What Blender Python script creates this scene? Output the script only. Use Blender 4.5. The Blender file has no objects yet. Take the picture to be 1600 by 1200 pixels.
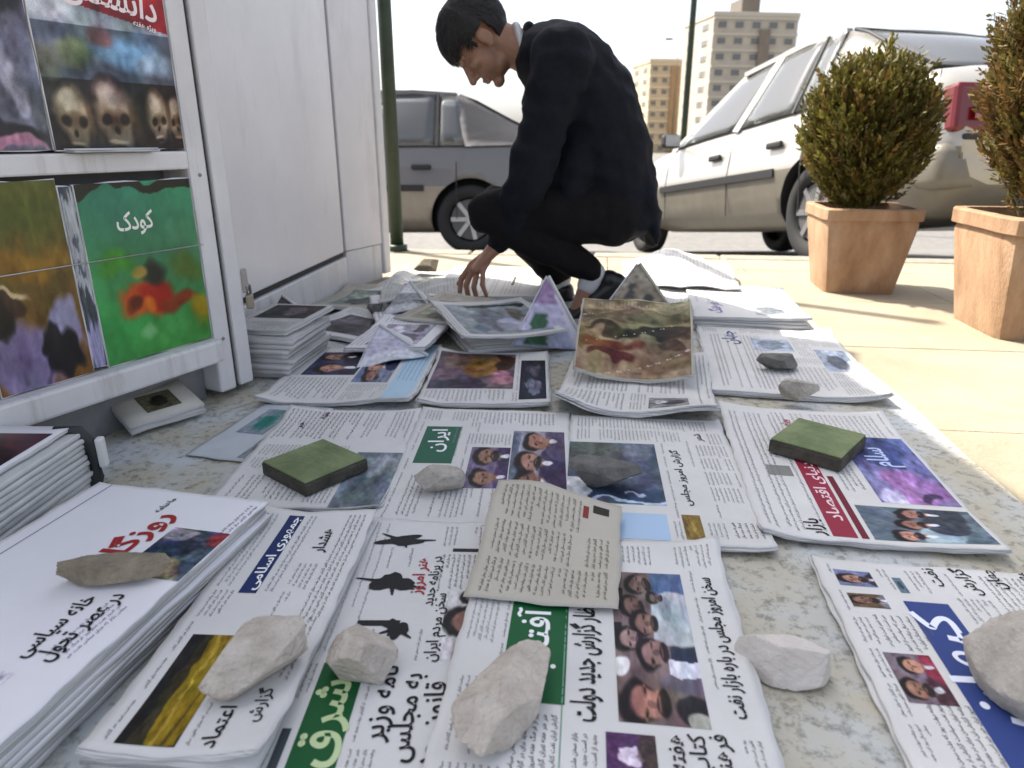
import bpy, bmesh, math, random
import numpy as np
from mathutils import Vector, Matrix, noise

R = math.radians
scene = bpy.context.scene
COL = scene.collection

# ------------------------------------------------------------------ camera
CAM_H = 0.55
PITCH = R(19.4)
FPX = 1092.0            # focal length for a 1600 px wide frame
cam_data = bpy.data.cameras.new('camera')
cam = bpy.data.objects.new('camera', cam_data)
COL.objects.link(cam)
cam_data.sensor_width = 36.0
cam_data.lens = 36.0 * FPX / 1600.0
cam.location = (0, 0, CAM_H)
cam.rotation_euler = (math.pi / 2 - PITCH, 0, 0)
cam_data.clip_start = 0.02
cam_data.clip_end = 3000
cam_data.dof.use_dof = True
cam_data.dof.focus_distance = 1.15
cam_data.dof.aperture_fstop = 5.6
scene.camera = cam

# ------------------------------------------------------------------ sky, sun, exposure
SUN_EL = R(53)
SUN_DIR = Vector((-0.79, 0.61))          # horizontal direction towards the sun
world = bpy.data.worlds.new('World')
scene.world = world
world.use_nodes = True
wn = world.node_tree
bg = wn.nodes['Background']
sky = wn.nodes.new('ShaderNodeTexSky')
sky.sky_type = 'NISHITA'
sky.sun_disc = False
sky.sun_elevation = SUN_EL
sky.sun_rotation = math.atan2(SUN_DIR.x, SUN_DIR.y)
sky.air_density = 0.7
sky.dust_density = 3.5
sky.ozone_density = 1.0
haze = wn.nodes.new('ShaderNodeHueSaturation')       # milky, hazy sky all over
haze.inputs['Saturation'].default_value = 0.5
haze.inputs['Value'].default_value = 1.15
wn.links.new(sky.outputs[0], haze.inputs['Color'])
wn.links.new(haze.outputs[0], bg.inputs[0])
bg.inputs[1].default_value = 0.15
sd = bpy.data.lights.new('sun', 'SUN')
sd.energy = 4.6
sd.angle = R(0.6)
sd.color = (1.0, 0.93, 0.82)
sun = bpy.data.objects.new('sun', sd)
COL.objects.link(sun)
to_sun = Vector((SUN_DIR.x * math.cos(SUN_EL), SUN_DIR.y * math.cos(SUN_EL), math.sin(SUN_EL)))
sun.rotation_euler = to_sun.to_track_quat('Z', 'Y').to_euler()
sun.location = (-6, 6, 9)
scene.view_settings.view_transform = 'Standard'
scene.view_settings.look = 'None'
scene.view_settings.gamma = 1.0
scene.view_settings.exposure = 1.1

# ------------------------------------------------------------------ measuring helpers (survey of the place)
_c, _s = math.cos(PITCH), math.sin(PITCH)


def ray(u, v):
    x, y = (u - 800) / FPX, (600 - v) / FPX
    return Vector((x, _c + y * _s, -_s + y * _c))


def on(u, v, z=0.0):
    d = ray(u, v)
    return d * ((z - CAM_H) / d.z) + Vector((0, 0, CAM_H))


def at(u, v, Y):
    d = ray(u, v)
    return d * (Y / d.y) + Vector((0, 0, CAM_H))


# ------------------------------------------------------------------ materials
def lin(c):
    return tuple((x / 12.92 if x <= 0.04045 else ((x + 0.055) / 1.055) ** 2.4) for x in c)


MATS = {}


def mat(name, col, rough=0.6, var=0.0, scale=20.0, bump=0.0, bscale=None, metal=0.0, spec=0.5, col2=None, detail=6.0,
        coat=0.0, stretch=None, sheen=0.0):
    if name in MATS:
        return MATS[name]
    m = bpy.data.materials.new(name)
    m.use_nodes = True
    nt = m.node_tree
    p = nt.nodes['Principled BSDF']
    p.inputs['Base Color'].default_value = (*col, 1)
    p.inputs['Roughness'].default_value = rough
    p.inputs['Metallic'].default_value = metal
    p.inputs['Specular IOR Level'].default_value = spec
    p.inputs['Coat Weight'].default_value = coat
    p.inputs['Sheen Weight'].default_value = sheen
    if var or col2 or bump:
        tc = nt.nodes.new('ShaderNodeTexCoord')
        mp = nt.nodes.new('ShaderNodeMapping')
        if stretch:
            mp.inputs['Scale'].default_value = stretch
        nt.links.new(tc.outputs['Object'], mp.inputs['Vector'])
        nz = nt.nodes.new('ShaderNodeTexNoise')
        nz.inputs['Scale'].default_value = scale
        nz.inputs['Detail'].default_value = detail
        nz.inputs['Roughness'].default_value = 0.65
        nt.links.new(mp.outputs[0], nz.inputs['Vector'])
        if var or col2:
            rp = nt.nodes.new('ShaderNodeValToRGB')
            a = col if col2 else tuple(max(0, x * (1 - var)) for x in col)
            b = col2 if col2 else tuple(min(1, x * (1 + var)) for x in col)
            rp.color_ramp.elements[0].position = 0.32
            rp.color_ramp.elements[1].position = 0.68
            rp.color_ramp.elements[0].color = (*a, 1)
            rp.color_ramp.elements[1].color = (*b, 1)
            nt.links.new(nz.outputs['Fac'], rp.inputs[0])
            nt.links.new(rp.outputs[0], p.inputs['Base Color'])
        if bump:
            n2 = nz
            if bscale:
                n2 = nt.nodes.new('ShaderNodeTexNoise')
                n2.inputs['Scale'].default_value = bscale
                n2.inputs['Detail'].default_value = 8
                nt.links.new(mp.outputs[0], n2.inputs['Vector'])
            bp = nt.nodes.new('ShaderNodeBump')
            bp.inputs['Strength'].default_value = bump
            bp.inputs['Distance'].default_value = 0.01
            nt.links.new(n2.outputs['Fac'], bp.inputs['Height'])
            nt.links.new(bp.outputs[0], p.inputs['Normal'])
    MATS[name] = m
    return m


def attr_mat(name, rough=0.6, spec=0.3, transl=0.0):
    if name in MATS:
        return MATS[name]
    m = bpy.data.materials.new(name)
    m.use_nodes = True
    nt = m.node_tree
    p = nt.nodes['Principled BSDF']
    at_ = nt.nodes.new('ShaderNodeAttribute')
    at_.attribute_name = 'Col'
    nt.links.new(at_.outputs['Color'], p.inputs['Base Color'])
    p.inputs['Roughness'].default_value = rough
    p.inputs['Specular IOR Level'].default_value = spec
    if transl:
        tr = nt.nodes.new('ShaderNodeBsdfTranslucent')
        nt.links.new(at_.outputs['Color'], tr.inputs['Color'])
        mx = nt.nodes.new('ShaderNodeMixShader')
        mx.inputs[0].default_value = transl
        nt.links.new(p.outputs[0], mx.inputs[1])
        nt.links.new(tr.outputs[0], mx.inputs[2])
        nt.links.new(mx.outputs[0], nt.nodes['Material Output'].inputs[0])
    MATS[name] = m
    return m


def glass_mat(name, tint=(0.55, 0.6, 0.58)):
    if name in MATS:
        return MATS[name]
    m = bpy.data.materials.new(name)
    m.use_nodes = True
    nt = m.node_tree
    nt.nodes.remove(nt.nodes['Principled BSDF'])
    tr = nt.nodes.new('ShaderNodeBsdfTransparent')
    tr.inputs[0].default_value = (*tint, 1)
    gl = nt.nodes.new('ShaderNodeBsdfGlossy')
    gl.inputs['Roughness'].default_value = 0.02
    fr = nt.nodes.new('ShaderNodeFresnel')
    fr.inputs[0].default_value = 2.1
    mx = nt.nodes.new('ShaderNodeMixShader')
    nt.links.new(fr.outputs[0], mx.inputs[0])
    nt.links.new(tr.outputs[0], mx.inputs[1])
    nt.links.new(gl.outputs[0], mx.inputs[2])
    df = nt.nodes.new('ShaderNodeBsdfDiffuse'); df.inputs[0].default_value = (0.62, 0.62, 0.60, 1)      # pale share standing in for bright sky reflected on the panes
    m2_ = nt.nodes.new('ShaderNodeMixShader'); m2_.inputs[0].default_value = 0.11
    nt.links.new(mx.outputs[0], m2_.inputs[1])
    nt.links.new(df.outputs[0], m2_.inputs[2])
    nt.links.new(m2_.outputs[0], nt.nodes['Material Output'].inputs[0])
    MATS[name] = m
    return m


def paper_edge_mat():
    name = 'paper_edges'
    if name in MATS:
        return MATS[name]
    m = bpy.data.materials.new(name)
    m.use_nodes = True
    nt = m.node_tree
    p = nt.nodes['Principled BSDF']
    tc = nt.nodes.new('ShaderNodeTexCoord')
    mp = nt.nodes.new('ShaderNodeMapping')
    mp.inputs['Scale'].default_value = (6, 6, 900)
    nz = nt.nodes.new('ShaderNodeTexNoise')
    nz.inputs['Scale'].default_value = 1.0
    nz.inputs['Detail'].default_value = 3
    rp = nt.nodes.new('ShaderNodeValToRGB')
    rp.color_ramp.elements[0].position = 0.35
    rp.color_ramp.elements[0].color = (0.30, 0.30, 0.30, 1)
    rp.color_ramp.elements[1].position = 0.6
    rp.color_ramp.elements[1].color = (0.62, 0.61, 0.6, 1)
    nt.links.new(tc.outputs['Object'], mp.inputs[0])
    nt.links.new(mp.outputs[0], nz.inputs['Vector'])
    nt.links.new(nz.outputs['Fac'], rp.inputs[0])
    nt.links.new(rp.outputs[0], p.inputs['Base Color'])
    p.inputs['Roughness'].default_value = 0.85
    MATS[name] = m
    return m


# ------------------------------------------------------------------ object helpers
def link(o, parent=None):
    COL.objects.link(o)
    if parent is not None:
        o.parent = parent
    return o


def tag(o, label=None, cat=None, group=None, kind=None):
    if label: o['label'] = label
    if cat: o['category'] = cat
    if group: o['group'] = group
    if kind: o['kind'] = kind
    return o


def empty(name, loc=(0, 0, 0), rot=(0, 0, 0), label=None, cat=None, group=None):
    o = bpy.data.objects.new(name, None)
    o.empty_display_size = 0.1
    o.location = loc
    o.rotation_euler = rot
    link(o)
    return tag(o, label, cat, group)


def mesh(name, V, F, m, parent=None, smooth=False, mats=None, midx=None, cols=None):
    me = bpy.data.meshes.new(name)
    me.from_pydata([tuple(map(float, v)) for v in V], [], [tuple(int(i) for i in f) for f in F])
    for mm in (mats or [m]):
        me.materials.append(mm)
    if midx is not None:
        me.polygons.foreach_set('material_index', np.asarray(midx, dtype=np.int32))
    if smooth:
        me.polygons.foreach_set('use_smooth', np.ones(len(me.polygons), dtype=bool))
    if cols is not None:
        ca = me.color_attributes.new('Col', 'FLOAT_COLOR', 'POINT')
        c4 = np.ones((len(V), 4), dtype=np.float32)
        c4[:, :3] = np.asarray(cols, dtype=np.float32)
        ca.data.foreach_set('color', c4.ravel())
    me.update()
    return link(bpy.data.objects.new(name, me), parent)


def from_bm(name, bm, m, parent=None, smooth=False):
    me = bpy.data.meshes.new(name)
    bmesh.ops.recalc_face_normals(bm, faces=bm.faces)
    bm.to_mesh(me)
    bm.free()
    me.materials.append(m)
    if smooth:
        me.polygons.foreach_set('use_smooth', np.ones(len(me.polygons), dtype=bool))
    return link(bpy.data.objects.new(name, me), parent)


def bm_box(bm, c, size, rz=0.0, bevel=0.0, M=None, taper=1.0):
    r = bmesh.ops.create_cube(bm, size=1.0)
    vs = r['verts']
    for v in vs:
        k = taper if v.co.z < 0 else 1.0
        v.co = Vector((v.co.x * size[0] * k, v.co.y * size[1] * k, v.co.z * size[2]))
    if bevel:
        es = list({e for v in vs for e in v.link_edges})
        nb = bmesh.ops.bevel(bm, geom=es, offset=bevel, segments=2, profile=0.5, affect='EDGES')
        vs = list({v for f in nb['faces'] for v in f.verts} | {v for v in vs if v.is_valid})
    mt = Matrix.Translation(c) @ Matrix.Rotation(rz, 4, 'Z')
    if M is not None:
        mt = M @ mt
    for v in vs:
        v.co = mt @ v.co
    return vs


def box(name, c, size, m, parent=None, rz=0.0, bevel=0.0, M=None, taper=1.0):
    bm = bmesh.new()
    bm_box(bm, c, size, rz, bevel, M, taper)
    return from_bm(name, bm, m, parent)


def tube_vf(pts, radii, n=10, caps=True):
    pts = [Vector(p) for p in pts]
    V, F = [], []
    up = Vector((0, 0, 1))
    for i, p in enumerate(pts):
        a = pts[max(0, i - 1)]
        b = pts[min(len(pts) - 1, i + 1)]
        t = (b - a).normalized()
        x = t.cross(up)
        if x.length < 1e-3:
            x = t.cross(Vector((0, 1, 0)))
        x.normalize()
        y = t.cross(x)
        for k in range(n):
            an = 2 * math.pi * k / n
            V.append(p + x * math.cos(an) * radii[i] + y * math.sin(an) * radii[i])
    for i in range(len(pts) - 1):
        for k in range(n):
            k2 = (k + 1) % n
            F.append((i * n + k, i * n + k2, (i + 1) * n + k2, (i + 1) * n + k))
    if caps:
        F.append(tuple(range(n))[::-1])
        F.append(tuple(range((len(pts) - 1) * n, len(pts) * n)))
    return V, F


def tube(name, pts, radii, m, parent=None, n=10):
    if not hasattr(radii, '__len__'):
        radii = [radii] * len(pts)
    V, F = tube_vf(pts, radii, n)
    return mesh(name, V, F, m, parent, smooth=True)


def prism(name, poly, z0, z1, m, parent=None):
    n = len(poly)
    V = [(x, y, z0) for x, y in poly] + [(x, y, z1) for x, y in poly]
    F = [tuple(range(n))[::-1], tuple(range(n, 2 * n))]
    F += [(i, (i + 1) % n, n + (i + 1) % n, n + i) for i in range(n)]
    bm = bmesh.new()
    vs = [bm.verts.new(v) for v in V]
    for f in F:
        bm.faces.new([vs[i] for i in f])
    return from_bm(name, bm, m, parent)


rng = np.random.default_rng(7)
random.seed(7)

# ------------------------------------------------------------------ common materials
M_WHITE = mat('white_painted_metal', (0.66, 0.65, 0.65), 0.42, var=0.07, scale=6, bump=0.05, bscale=40)
M_WHITE2 = mat('white_panel_paint', (0.70, 0.68, 0.69), 0.35, var=0.05, scale=3.5, bump=0.04, bscale=14)
M_DARKGAP = mat('dark_gap_rubber', (0.035, 0.035, 0.035), 0.8)
M_PLINTH = mat('grey_plinth_metal', (0.20, 0.20, 0.20), 0.6, var=0.2, scale=12)
M_PAPER = mat('newsprint', (0.64, 0.632, 0.61), 0.85, var=0.06, scale=7, bump=0.12, bscale=30, spec=0.2)
M_PAPERW = mat('white_magazine_stock', (0.76, 0.75, 0.77), 0.6, var=0.03, scale=8, bump=0.06, bscale=25)
M_KRAFT = mat('yellowed_newsprint', (0.47, 0.44, 0.37), 0.85, var=0.06, scale=9, bump=0.12, bscale=30, spec=0.2)
M_GREYN0 = mat('grey_creased_newsprint', (0.50, 0.50, 0.47), 0.9, var=0.1, scale=9, bump=0.2, bscale=40)
M_EDGE = paper_edge_mat()
M_INK = attr_mat('printed_ink', 0.6, 0.25)
M_GLOSSINK = attr_mat('glossy_printed_cover', 0.28, 0.5)



def weather(m, dirt=(0.30, 0.25, 0.20), amount=0.35, scale=3.0, stretch=(7, 7, 0.7)):
    """streaks of dirt and scuffs with a shape of their own over a paint"""
    nt = m.node_tree
    p = nt.nodes['Principled BSDF']
    src = p.inputs['Base Color'].links[0].from_socket
    tc = nt.nodes.new('ShaderNodeTexCoord')
    mp = nt.nodes.new('ShaderNodeMapping'); mp.inputs['Scale'].default_value = stretch
    nz = nt.nodes.new('ShaderNodeTexNoise'); nz.inputs['Scale'].default_value = scale; nz.inputs['Detail'].default_value = 9; nz.inputs['Roughness'].default_value = 0.7
    rp = nt.nodes.new('ShaderNodeValToRGB')
    rp.color_ramp.elements[0].position = 0.54; rp.color_ramp.elements[0].color = (0, 0, 0, 1)
    rp.color_ramp.elements[1].position = 0.80; rp.color_ramp.elements[1].color = (amount, amount, amount, 1)
    mx = nt.nodes.new('ShaderNodeMix'); mx.data_type = 'RGBA'
    mx.inputs[7].default_value = (*dirt, 1)
    nt.links.new(tc.outputs['Object'], mp.inputs[0]); nt.links.new(mp.outputs[0], nz.inputs['Vector']); nt.links.new(nz.outputs['Fac'], rp.inputs[0])
    nt.links.new(rp.outputs[0], mx.inputs[0]); nt.links.new(src, mx.inputs[6]); nt.links.new(mx.outputs[2], p.inputs['Base Color'])


weather(M_WHITE, amount=0.75, scale=2.5)
weather(M_WHITE2, (0.40, 0.36, 0.33), 0.5, 1.6, (5, 5, 1.2))

# ------------------------------------------------------------------ ground
M_PAVE = mat('pale_stone_pavement', (0.285, 0.245, 0.170), 0.9, col2=(0.375, 0.325, 0.235), scale=3.2, bump=0.3, bscale=120)
weather(M_PAVE, (0.14, 0.115, 0.08), 0.45, 4.0, (1, 1, 1))
M_ROAD = mat('worn_asphalt', (0.13, 0.125, 0.115), 0.9, col2=(0.20, 0.19, 0.175), scale=9, bump=0.4, bscale=150)
M_KERB = mat('kerb_concrete', (0.27, 0.24, 0.19), 0.85, var=0.18, scale=20, bump=0.3, bscale=90)
M_FAR = mat('far_ground_earth', (0.24, 0.22, 0.17), 0.95, var=0.3, scale=0.05)


def kerb_y(x):
    return 3.62 - 0.12 * x


SLOPE = math.tan(R(7.5))


def road_z(y):
    y0 = 3.0
    if y < 9.0:
        return -(y - y0) * SLOPE
    z9 = -(9.0 - y0) * SLOPE
    return z9 - (min(y, 60.0) - 9) * 0.03


pave = tag(bpy.data.objects.new('pavement', None), kind='structure')
link(pave)
pave['label'] = 'pale sunlit stone pavement beside the newspapers'
# bed under the slabs, then slabs with recessed joints
mesh('pavement_bed', [(-9, -5, -0.02), (9, -5, -0.02), (9, kerb_y(9) - 0.14, -0.02), (-9, kerb_y(-9) - 0.14, -0.02)], [(0, 1, 2, 3)],
     mat('joint_mortar', (0.24, 0.205, 0.145), 0.95, var=0.2, scale=30), pave)
AX = R(6.9)
EA = Vector((math.sin(AX), math.cos(AX)))
EB = Vector((math.cos(AX), -math.sin(AX)))
SL = 0.60
KERB_A = 3.62 * EA.y - 0.14
for i in range(-3, 6):
    for j in range(-2, 6):
        a0, a1 = j * SL + 0.1815, j * SL + 0.7785
        b0, b1 = i * SL - 0.5485, i * SL + 0.0485
        a1 = min(a1, KERB_A)
        if a1 - a0 < 0.05:
            continue
        c2 = EA * (a0 + a1) / 2 + EB * (b0 + b1) / 2
        box('slab', (c2.x, c2.y, -0.015 + random.uniform(-0.0008, 0.0008)), (b1 - b0, a1 - a0, 0.03), M_PAVE, pave, -AX, 0.002)
# kerb stones
kd = Vector((1, -0.12)).normalized()
for i in range(-8, 9):
    c2 = Vector((0, 3.62)) + kd * (i * 0.62 + 0.1)
    bm = bmesh.new()
    bm_box(bm, (c2.x, c2.y - 0.06, -0.115), (0.612, 0.13, 0.235), math.atan2(kd.y, kd.x), 0.012)
    from_bm('kerb_stone', bm, M_KERB, pave)
# road: sheet that slopes down and on to the horizon
ys = [3.3, 3.7, 4.2, 5, 6, 7, 8, 9, 12, 20, 40, 60, 120, 300, 2500]
V, F = [], []
xs = [-2500, -40, -8, -3, 0, 3, 8, 40, 2500]
for y in ys:
    for x in xs:
        V.append((x, y, road_z(y)))
n = len(xs)
for a in range(len(ys) - 1):
    for b in range(n - 1):
        F.append((a * n + b, a * n + b + 1, (a + 1) * n + b + 1, (a + 1) * n + b))
road = mesh('road', V, F, M_ROAD)
tag(road, 'asphalt road sloping down behind the kerb', kind='structure')
# wide ground to the sides and behind the camera
g = mesh('ground', [(-900, -900, -0.06), (900, -900, -0.06), (900, 3.3, -0.06), (-900, 3.3, -0.06)], [(0, 1, 2, 3)], M_FAR)
tag(g, 'plain ground around the pavement', kind='structure')

# ground sheet under the newspapers
M_SHEET = bpy.data.materials.new('worn_plastic_sheet')
M_SHEET.use_nodes = True
nt = M_SHEET.node_tree
p = nt.nodes['Principled BSDF']
p.inputs['Roughness'].default_value = 0.5
tc = nt.nodes.new('ShaderNodeTexCoord')
n1 = nt.nodes.new('ShaderNodeTexNoise'); n1.inputs['Scale'].default_value = 5; n1.inputs['Detail'].default_value = 8
n2 = nt.nodes.new('ShaderNodeTexNoise'); n2.inputs['Scale'].default_value = 55; n2.inputs['Detail'].default_value = 10; n2.inputs['Roughness'].default_value = 0.75
r1 = nt.nodes.new('ShaderNodeValToRGB')
r1.color_ramp.elements[0].position = 0.40; r1.color_ramp.elements[0].color = (0.52, 0.55, 0.56, 1)
r1.color_ramp.elements[1].position = 0.58; r1.color_ramp.elements[1].color = (0.47, 0.44, 0.35, 1)
r2 = nt.nodes.new('ShaderNodeValToRGB')
r2.color_ramp.elements[0].position = 0.38; r2.color_ramp.elements[0].color = (0.30, 0.30, 0.27, 1)
r2.color_ramp.elements[1].position = 0.50; r2.color_ramp.elements[1].color = (1, 1, 1, 1)
mm = nt.nodes.new('ShaderNodeMix'); mm.data_type = 'RGBA'; mm.blend_type = 'MULTIPLY'; mm.inputs[0].default_value = 0.75
for q in (n1, n2): nt.links.new(tc.outputs['Object'], q.inputs['Vector'])
nt.links.new(n1.outputs['Fac'], r1.inputs[0]); nt.links.new(n2.outputs['Fac'], r2.inputs[0])
nt.links.new(r1.outputs[0], mm.inputs[6]); nt.links.new(r2.outputs[0], mm.inputs[7])
nt.links.new(mm.outputs[2], p.inputs['Base Color'])
bp = nt.nodes.new('ShaderNodeBump'); bp.inputs['Strength'].default_value = 0.35; bp.inputs['Distance'].default_value = 0.01
nt.links.new(n1.outputs['Fac'], bp.inputs['Height']); nt.links.new(bp.outputs[0], p.inputs['Normal'])

b_l, b_r, a_n, a_f = -0.93, 0.685, 0.05, 2.62
V, F = [], []
na, nb = 90, 60
for i in range(na + 1):
    for j in range(nb + 1):
        a = a_n + (a_f - a_n) * i / na
        b = b_l + (b_r - b_l) * j / nb
        wob = 0.012 * noise.noise(Vector((a * 3, b * 3, 0)))
        q = EA * (a + (wob if i in (0, na) else 0)) + EB * (b + (wob if j in (0, nb) else 0))
        V.append((q.x, q.y, 0.0035 + 0.0018 * noise.noise(Vector((a * 9, b * 9, 4)))))
for i in range(na):
    for j in range(nb):
        F.append((i * (nb + 1) + j, i * (nb + 1) + j + 1, (i + 1) * (nb + 1) + j + 1, (i + 1) * (nb + 1) + j))
sheet = mesh('ground_sheet', V, F, M_SHEET, smooth=True)
tag(sheet, 'worn grey blue plastic sheet spread under the newspapers', 'sheet')

# ------------------------------------------------------------------ kiosk
kiosk = empty('kiosk', (-1.2, 1.9, 0), label='white metal news kiosk with magazine racks and plain side panels', cat='kiosk')
KI = Matrix.Translation((1.2, -1.9, 0))          # world -> kiosk space
FD = Vector((0.455, 0.890, 0)).normalized()
FN = Vector((FD.y, -FD.x, 0))
W1 = Vector((-0.651, 1.413, 0))
KF = KI @ Matrix(((FD.x, -FN.x, 0, W1.x), (FD.y, -FN.y, 0, W1.y), (0, 0, 1, 0), (0, 0, 0, 1)))


def fbox(name, x0, x1, y0, y1, z0, z1, m, bevel=0.003, parent=None):
    return box(name, ((x0 + x1) / 2, (y0 + y1) / 2, (z0 + z1) / 2), (x1 - x0, y1 - y0, z1 - z0), m, parent or kiosk, 0, bevel, KF)


KH = 2.25
core = [(-0.90, 0.62), (-0.72, 1.62), (-0.78, 1.66), (-0.70, 2.62), (-0.57, 2.90), (-1.5, 3.25), (-2.2, 2.9), (-2.3, 0.7)]
prism('sun_blocking_core', [(x + 1.2, y - 1.9) for x, y in [(-1.24, 0.60), (-0.79, 1.48), (-0.82, 1.62), (-0.71, 2.62), (-0.60, 2.86), (-1.5, 3.2), (-2.2, 2.9), (-2.3, 0.7)]],
      0.0, KH, M_PLINTH, kiosk)  # unseen solid block, added to keep sunlight from passing through the kiosk
roof_poly = [(-1.10, 0.48), (-0.57, 1.50), (-0.585, 2.645), (-0.46, 2.90), (-1.5, 3.3), (-2.3, 2.95), (-2.4, 0.6)]
prism('roof', [(x + 1.2, y - 1.9) for x, y in roof_poly], KH, KH + 0.10, M_WHITE, kiosk)
# window facet with racks
fbox('corner_post', 0.032, 0.075, 0.0, 0.10, 0.02, KH, M_WHITE, 0.006)
fbox('post_strip', 0.078, 0.086, 0.012, 0.10, 0.02, KH, M_DARKGAP, 0.0)
fbox('corner_post', 0.089, 0.128, 0.004, 0.14, 0.02, KH, M_WHITE, 0.005)
fbox('post_strip', 0.1295, 0.140, 0.025, 0.15, 0.02, KH, M_DARKGAP, 0.0)
fbox('lower_ledge', -0.90, 0.030, -0.03, 0.075, 0.10, 0.148, M_WHITE, 0.006)
fbox('rack_rail', -0.90, 0.030, -0.004, 0.075, 0.492, 0.526, M_WHITE, 0.004)
fbox('rack_rail', -0.90, 0.030, -0.004, 0.075, 0.93, 0.964, M_WHITE, 0.004)
fbox('rack_rail', -0.90, 0.030, -0.004, 0.075, 1.38, 1.414, M_WHITE, 0.004)
fbox('rack_back', -0.90, 0.030, 0.077, 0.085, 0.10, KH, mat('rack_back_grey', (0.16, 0.16, 0.165), 0.6, var=0.2, scale=8), 0.0)
fbox('corner_post', -0.96, -0.905, 0.0, 0.10, 0.02, KH, M_WHITE, 0.006)
fbox('kick_board', -0.90, 0.03, 0.05, 0.06, 0.0, 0.098, M_PLINTH, 0.0)
tube('rack_wire', [KF @ Vector((-0.90, -0.006, 0.342)), KF @ Vector((0.034, -0.006, 0.345))], 0.0012, mat('wire_steel', (0.6, 0.6, 0.58), 0.35, metal=0.7), kiosk, 6)
# side panels: recessed main leaf, seam, end leaf
P0, P2, P3 = Vector((-0.765, 1.40, 0)), Vector((-0.629, 2.658, 0)), Vector((-0.507, 2.914, 0))


def panel(name, A, B, z0, z1, th, m, back=0.0, bevel=0.004, parent=None):
    d = (B - A)
    L = d.length
    d.normalize()
    nrm = Vector((d.y, -d.x, 0))
    M_ = KI @ Matrix(((d.x, -nrm.x, 0, A.x), (d.y, -nrm.y, 0, A.y), (0, 0, 1, 0), (0, 0, 0, 1)))
    return box(name, (L / 2, th / 2 + back, (z0 + z1) / 2), (L, th, z1 - z0), m, parent or kiosk, 0, bevel, M_)


dd = (P2 - P0).normalized()
panel('side_panel', P0, P2 - dd * 0.018, 0.145, KH - 0.003, 0.03, M_WHITE2)
panel('panel_seam', P2 - dd * 0.0175, P2 + dd * 0.002, 0.14, KH - 0.003, 0.02, mat('seam_grey', (0.17, 0.165, 0.17), 0.6), 0.012, 0.0)
d3 = (P3 - P2).normalized()
panel('side_panel', P2 + d3 * 0.003, P3 - d3 * 0.05, 0.145, KH - 0.003, 0.03, M_WHITE2)
panel('corner_post', P3 - d3 * 0.048, P3, 0.02, KH - 0.003, 0.05, M_WHITE, -0.006, 0.008)
panel('sill_strip', P0, P2 - dd * 0.004, 0.128, 0.1435, 0.02, M_DARKGAP, 0.008, 0.0)
panel('plinth', P0, P2 - dd * 0.002, 0.0, 0.126, 0.04, M_WHITE, -0.004, 0.004)
panel('plinth', P2 + d3 * 0.008, P3 - d3 * 0.05, 0.0, 0.143, 0.04, M_WHITE, 0.004, 0.004)
M_SCREW = mat('rusty_screw', (0.30, 0.28, 0.26), 0.6, metal=0.5)
for k in range(3):
    q0_ = KF @ Vector((0.054, 0.0005, 0.14 + 0.34 * k)); q1_ = KF @ Vector((0.054, -0.0022, 0.14 + 0.34 * k))
    V, F = tube_vf([q0_, q1_], [0.004, 0.0035], 8)
    mesh('screw', V, F, M_SCREW, kiosk, True)
# hinge / hasp with padlock on the post edge
hp = KI @ Vector((-0.596, 1.545, 0.25))
pl = empty('padlock_hasp'); pl.parent = kiosk
pl.location = hp
box('hasp_plate', (0, 0, 0), (0.012, 0.03, 0.05), mat('steel_hasp', (0.35, 0.34, 0.33), 0.4, metal=0.8), pl, 0.3, 0.002)
box('lock_body', (0.008, -0.004, -0.045), (0.016, 0.03, 0.032), mat('old_brass', (0.30, 0.26, 0.2), 0.45, metal=0.6), pl, 0.3, 0.004)
tube('shackle', [(0.008, -0.014, -0.03), (0.008, -0.014, -0.012), (0.008, -0.004, -0.006), (0.008, 0.006, -0.012), (0.008, 0.006, -0.03)], 0.003,
     MATS['steel_hasp'], pl, 6)


def facet_hit(u, v, out=0.0):
    d = ray(u, v)
    o = Vector((0, 0, CAM_H))
    w = W1 + FN * out
    t = (w - o).dot(FN) / d.dot(FN)
    q = o + d * t
    return (q - w).dot(FD), q.z


# ------------------------------------------------------------------ Persian lettering
_J = {}
for ch, codes in {'ا': 'FE8D FE8E', 'آ': 'FE81 FE82', 'د': 'FEA9 FEAA', 'ذ': 'FEAB FEAC', 'ر': 'FEAD FEAE', 'ز': 'FEAF FEB0', 'ژ': 'FB8A FB8B',
                  'و': 'FEED FEEE'}.items():
    _J[ch] = [int(x, 16) for x in codes.split()]
for ch, base in {'ب': 0xFE8F, 'پ': 0xFB56, 'ت': 0xFE95, 'ث': 0xFE99, 'ج': 0xFE9D, 'چ': 0xFB7A, 'ح': 0xFEA1, 'خ': 0xFEA5, 'س': 0xFEB1, 'ش': 0xFEB5,
                 'ص': 0xFEB9, 'ض': 0xFEBD, 'ط': 0xFEC1, 'ظ': 0xFEC5, 'ع': 0xFEC9, 'غ': 0xFECD, 'ف': 0xFED1, 'ق': 0xFED5, 'ک': 0xFB8E, 'گ': 0xFB92,
                 'ل': 0xFEDD, 'م': 0xFEE1, 'ن': 0xFEE5, 'ه': 0xFEE9, 'ی': 0xFBFC}.items():
    _J[ch] = [base, base + 1, base + 2, base + 3]


def shape(txt):
    words = []
    for w in txt.split(' '):
        out = []
        for i, ch in enumerate(w):
            if ch not in _J:
                out.append(ch)
                continue
            f = _J[ch]
            prev = i > 0 and w[i - 1] in _J and len(_J[w[i - 1]]) == 4
            nxt = i < len(w) - 1 and w[i + 1] in _J and len(f) == 4
            out.append(chr(f[3] if (prev and nxt) else f[2] if nxt else f[1] if prev else f[0]))
        words.append(''.join(out))
    return ' '.join(words)[::-1]


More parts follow.
